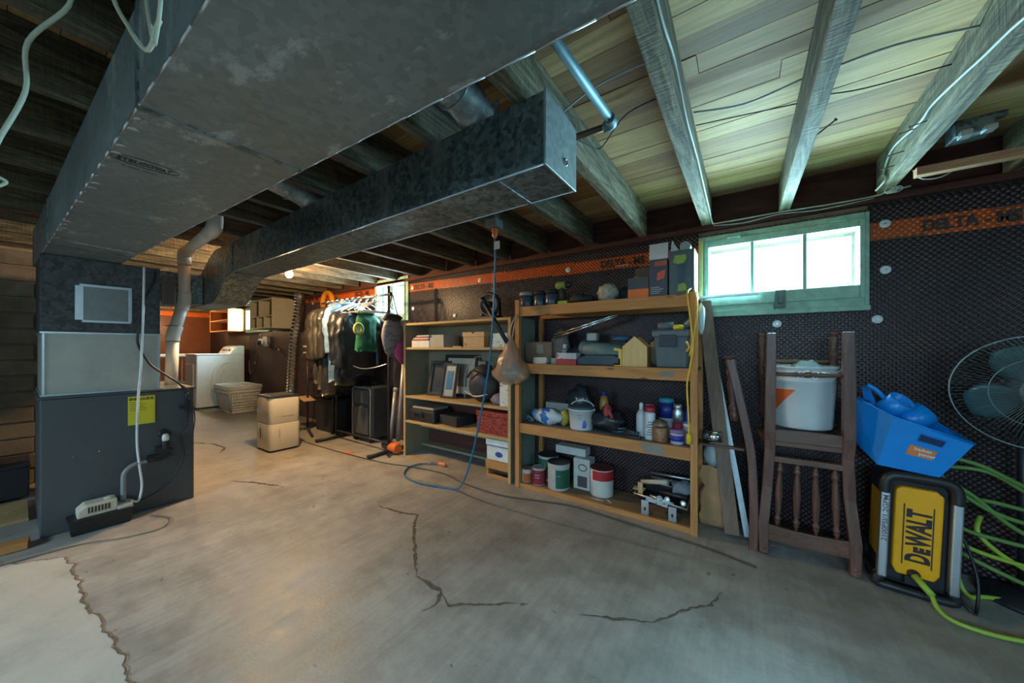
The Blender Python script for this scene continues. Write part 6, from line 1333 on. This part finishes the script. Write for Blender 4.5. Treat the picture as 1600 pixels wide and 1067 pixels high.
for k in range(4):
    a0 = k * math.pi / 2 + .35; v = []; f = []
    for i in range(7):
        for j in range(7):
            rr_ = .035 + .165 * i / 6; sp_ = (.35 + .75 * math.sin(math.pi * min(1, i / 6 * .9 + .05))) * .55
            a = a0 + (j / 6 - .5) * 2 * sp_; v.append(fp(rr_, a, .022 - .05 * (j / 6)))
            if i and j: q_ = i * 7 + j; f.append((q_ - 8, q_ - 7, q_, q_ - 1))
    o = MB().add(v, f, True).build('blade', flat((0.055, 0.13, 0.145), .25, 0, .05), fa); o.modifiers.new('t', 'SOLIDIFY').thickness = .002
MB().tube([(1.0, 2.47, .03), (1.0, 2.47, .90)], .016, 12).tube([(1.0, 2.47, .90), tuple(fc - fn * .09)], .022, 10).build('pole', M_BLACK, fa)
MB().lathe((1.0, 2.46, 0), [(.13, 0), (.13, .015), (.05, .035), (.02, .05)], 24).build('base', M_BLACK, fa)

# ================================================================ CEILING WIRES, NAILS, STRIP
def wire(pts, r_, label, name='ceiling_wire', mat=None, k=5):
    return single(MB().tube(spline(pts, k), r_, 6), name, mat or flat((0.40, 0.41, 0.37), .6), label, 'wire', pts[0])
wire([(-.172, .55, 1.955), (-.172, .9, 1.93), (-.170, 1.1, 1.95), (-.172, 1.364, 1.925), (-.172, 1.7, 1.94), (-.172, 1.994, 1.93), (-.172, 2.3, 1.925), (-.172, 2.5, 1.91), (-.165, 2.545, 1.897)], .004, 'white wire running along the side of joist left of the window')
wire([(-.165, 2.54, 1.897), (.0, 2.53, 1.893), (.168, 2.53, 1.894), (.392, 2.53, 1.888), (.562, 2.53, 1.890), (.60, 2.52, 1.897), (.68, 2.50, 1.90)], .0042, 'white wire strung across joist ends just above the window')
wire([(-.165, 2.54, 1.885), (.0, 2.53, 1.868), (.168, 2.53, 1.882), (.35, 2.53, 1.868), (.56, 2.53, 1.88)], .002, 'thin sagging wire just below the white wire above window')
wire([(-.17, 1.547, 2.05), (0, 1.58, 2.035), (.168, 1.563, 2.045)], .004, 'pale wire crossing the bay between first and second joists', mat=flat((0.5, 0.52, 0.48), .5))
wire([(.23, 1.56, 2.045), (.389, 1.544, 2.04), (.57, 1.60, 2.045)], .004, 'pale wire crossing the bay between second and third joists')
wire([(-.17, 1.626, 2.04), (.036, 1.68, 2.045), (.168, 1.71, 2.045)], .0025, 'thin dark wire behind the pale wire in the first bay', mat=M_BLACKM)
wire([(.23, 1.70, 2.045), (.36, 1.73, 2.035), (.57, 1.763, 2.045)], .0025, 'thin dark wire behind the pale wire in the second bay', mat=M_BLACKM)
wire([(.566, 1.25, 1.86), (.566, 1.406, 1.91), (.566, 1.568, 1.935), (.566, 1.708, 1.96), (.566, 1.885, 1.985), (.566, 1.993, 1.98), (.566, 2.264, 2.02), (.566, 2.364, 1.995), (.566, 2.41, 1.95), (.566, 2.38, 1.915), (.55, 2.46, 1.895)], .0045, 'thick white cable curving along the side of the rightmost joist')
wire([(-.575, 1.16, 1.98), (-.45, 1.17, 2.03), (-.30, 1.16, 2.03), (-.235, 1.15, 2.01)], .004, 'white wire in the bay beside the galvanized pipe elbow')
wire([(-.575, 1.30, 1.96), (-.55, 1.45, 1.985), (-.52, 1.48, 2.0), (-.40, 1.42, 2.06), (-.235, 1.38, 2.05)], .0028, 'dark twisted wire end in the bay beside capped duct', mat=M_BLACKM)
wire([(.64, 2.33, 1.915), (.665, 2.33, 1.87), (.72, 2.33, 1.86), (.765, 2.33, 1.885), (.77, 2.33, 1.92)], .0025, 'loose white wire loop hanging under the wooden strip', name='wire_loop')
cl = MB(); random.seed(17)
for i in range(4): cl.tube([(.60 + .022 * math.cos(a) + i * .006, 2.45, 1.88 + .014 * math.sin(a + i)) for a in [k * math.pi / 7 for k in range(14)]], .0018, 5, True)
single(cl, 'wire_coil', flat((0.55, 0.58, 0.54), .5), 'small tangle of white wire at foot of the rightmost joist', 'wire', (.6, 2.45, 1.88))
MRU = flat((0.09, 0.045, 0.03), .7, .4)
nl_ = 'rusty nail driven into the side of rightmost joist'
for i, (y, z) in enumerate(((1.95, 1.96), (2.05, 1.985), (2.18, 1.955), (2.30, 1.945))):
    single(MB().tube([(.575, y, z), (.53, y + .01, z - .004)], .0022, 6).lathe((.53, y + .01, z - .004), [(.005, 0), (.005, .002)], 8, (-1, 0, 0)), 'nail', MRU, ('lowest and nearest', 'second nearest', 'third nearest', 'farthest')[i] + ' of the rusty nails in the side of the rightmost joist', 'nail', (.55, y, z), 'rusty nails in the rightmost joist')
single(MB().tube([(.222, 1.83, 1.945), (.286, 1.76, 1.965)], .003, 6).lathe((.286, 1.76, 1.965), [(.006, 0), (.006, .003)], 8, (.6, -.7, .2)), 'nail', MRU, 'single rusty nail sticking out of the middle joist', 'nail', (.25, 1.8, 1.95))
st_ = single(MB().box(.635, 1.35, 2.27, 2.31, 1.868, 1.904), 'wooden_strip', wood((0.30, 0.12, 0.06), (0.52, 0.30, 0.15), 'X', .7), 'reddish wooden strip nailed under the joists at upper right', 'strip', (.7, 2.3, 1.87), bevel=.001)
jb = thing('junction_box', 'small galvanized junction box between joists above the wooden strip', 'junction box', (.75, 2.17, 1.95))
MB().box(.70, .80, 2.13, 2.22, 1.945, 2.0).build('box', M_DUCT2, jb, .003)
MB().box(.705, .735, 2.10, 2.14, 1.93, 1.955).build('clamp', M_ALU, jb, .002)
MB().box(.765, .795, 2.10, 2.14, 1.935, 1.955).build('clamp', M_ALU, jb, .002)
MB().box(.66, .84, 2.16, 2.19, 2.0, 2.02).build('bracket', M_DUCT2, jb)
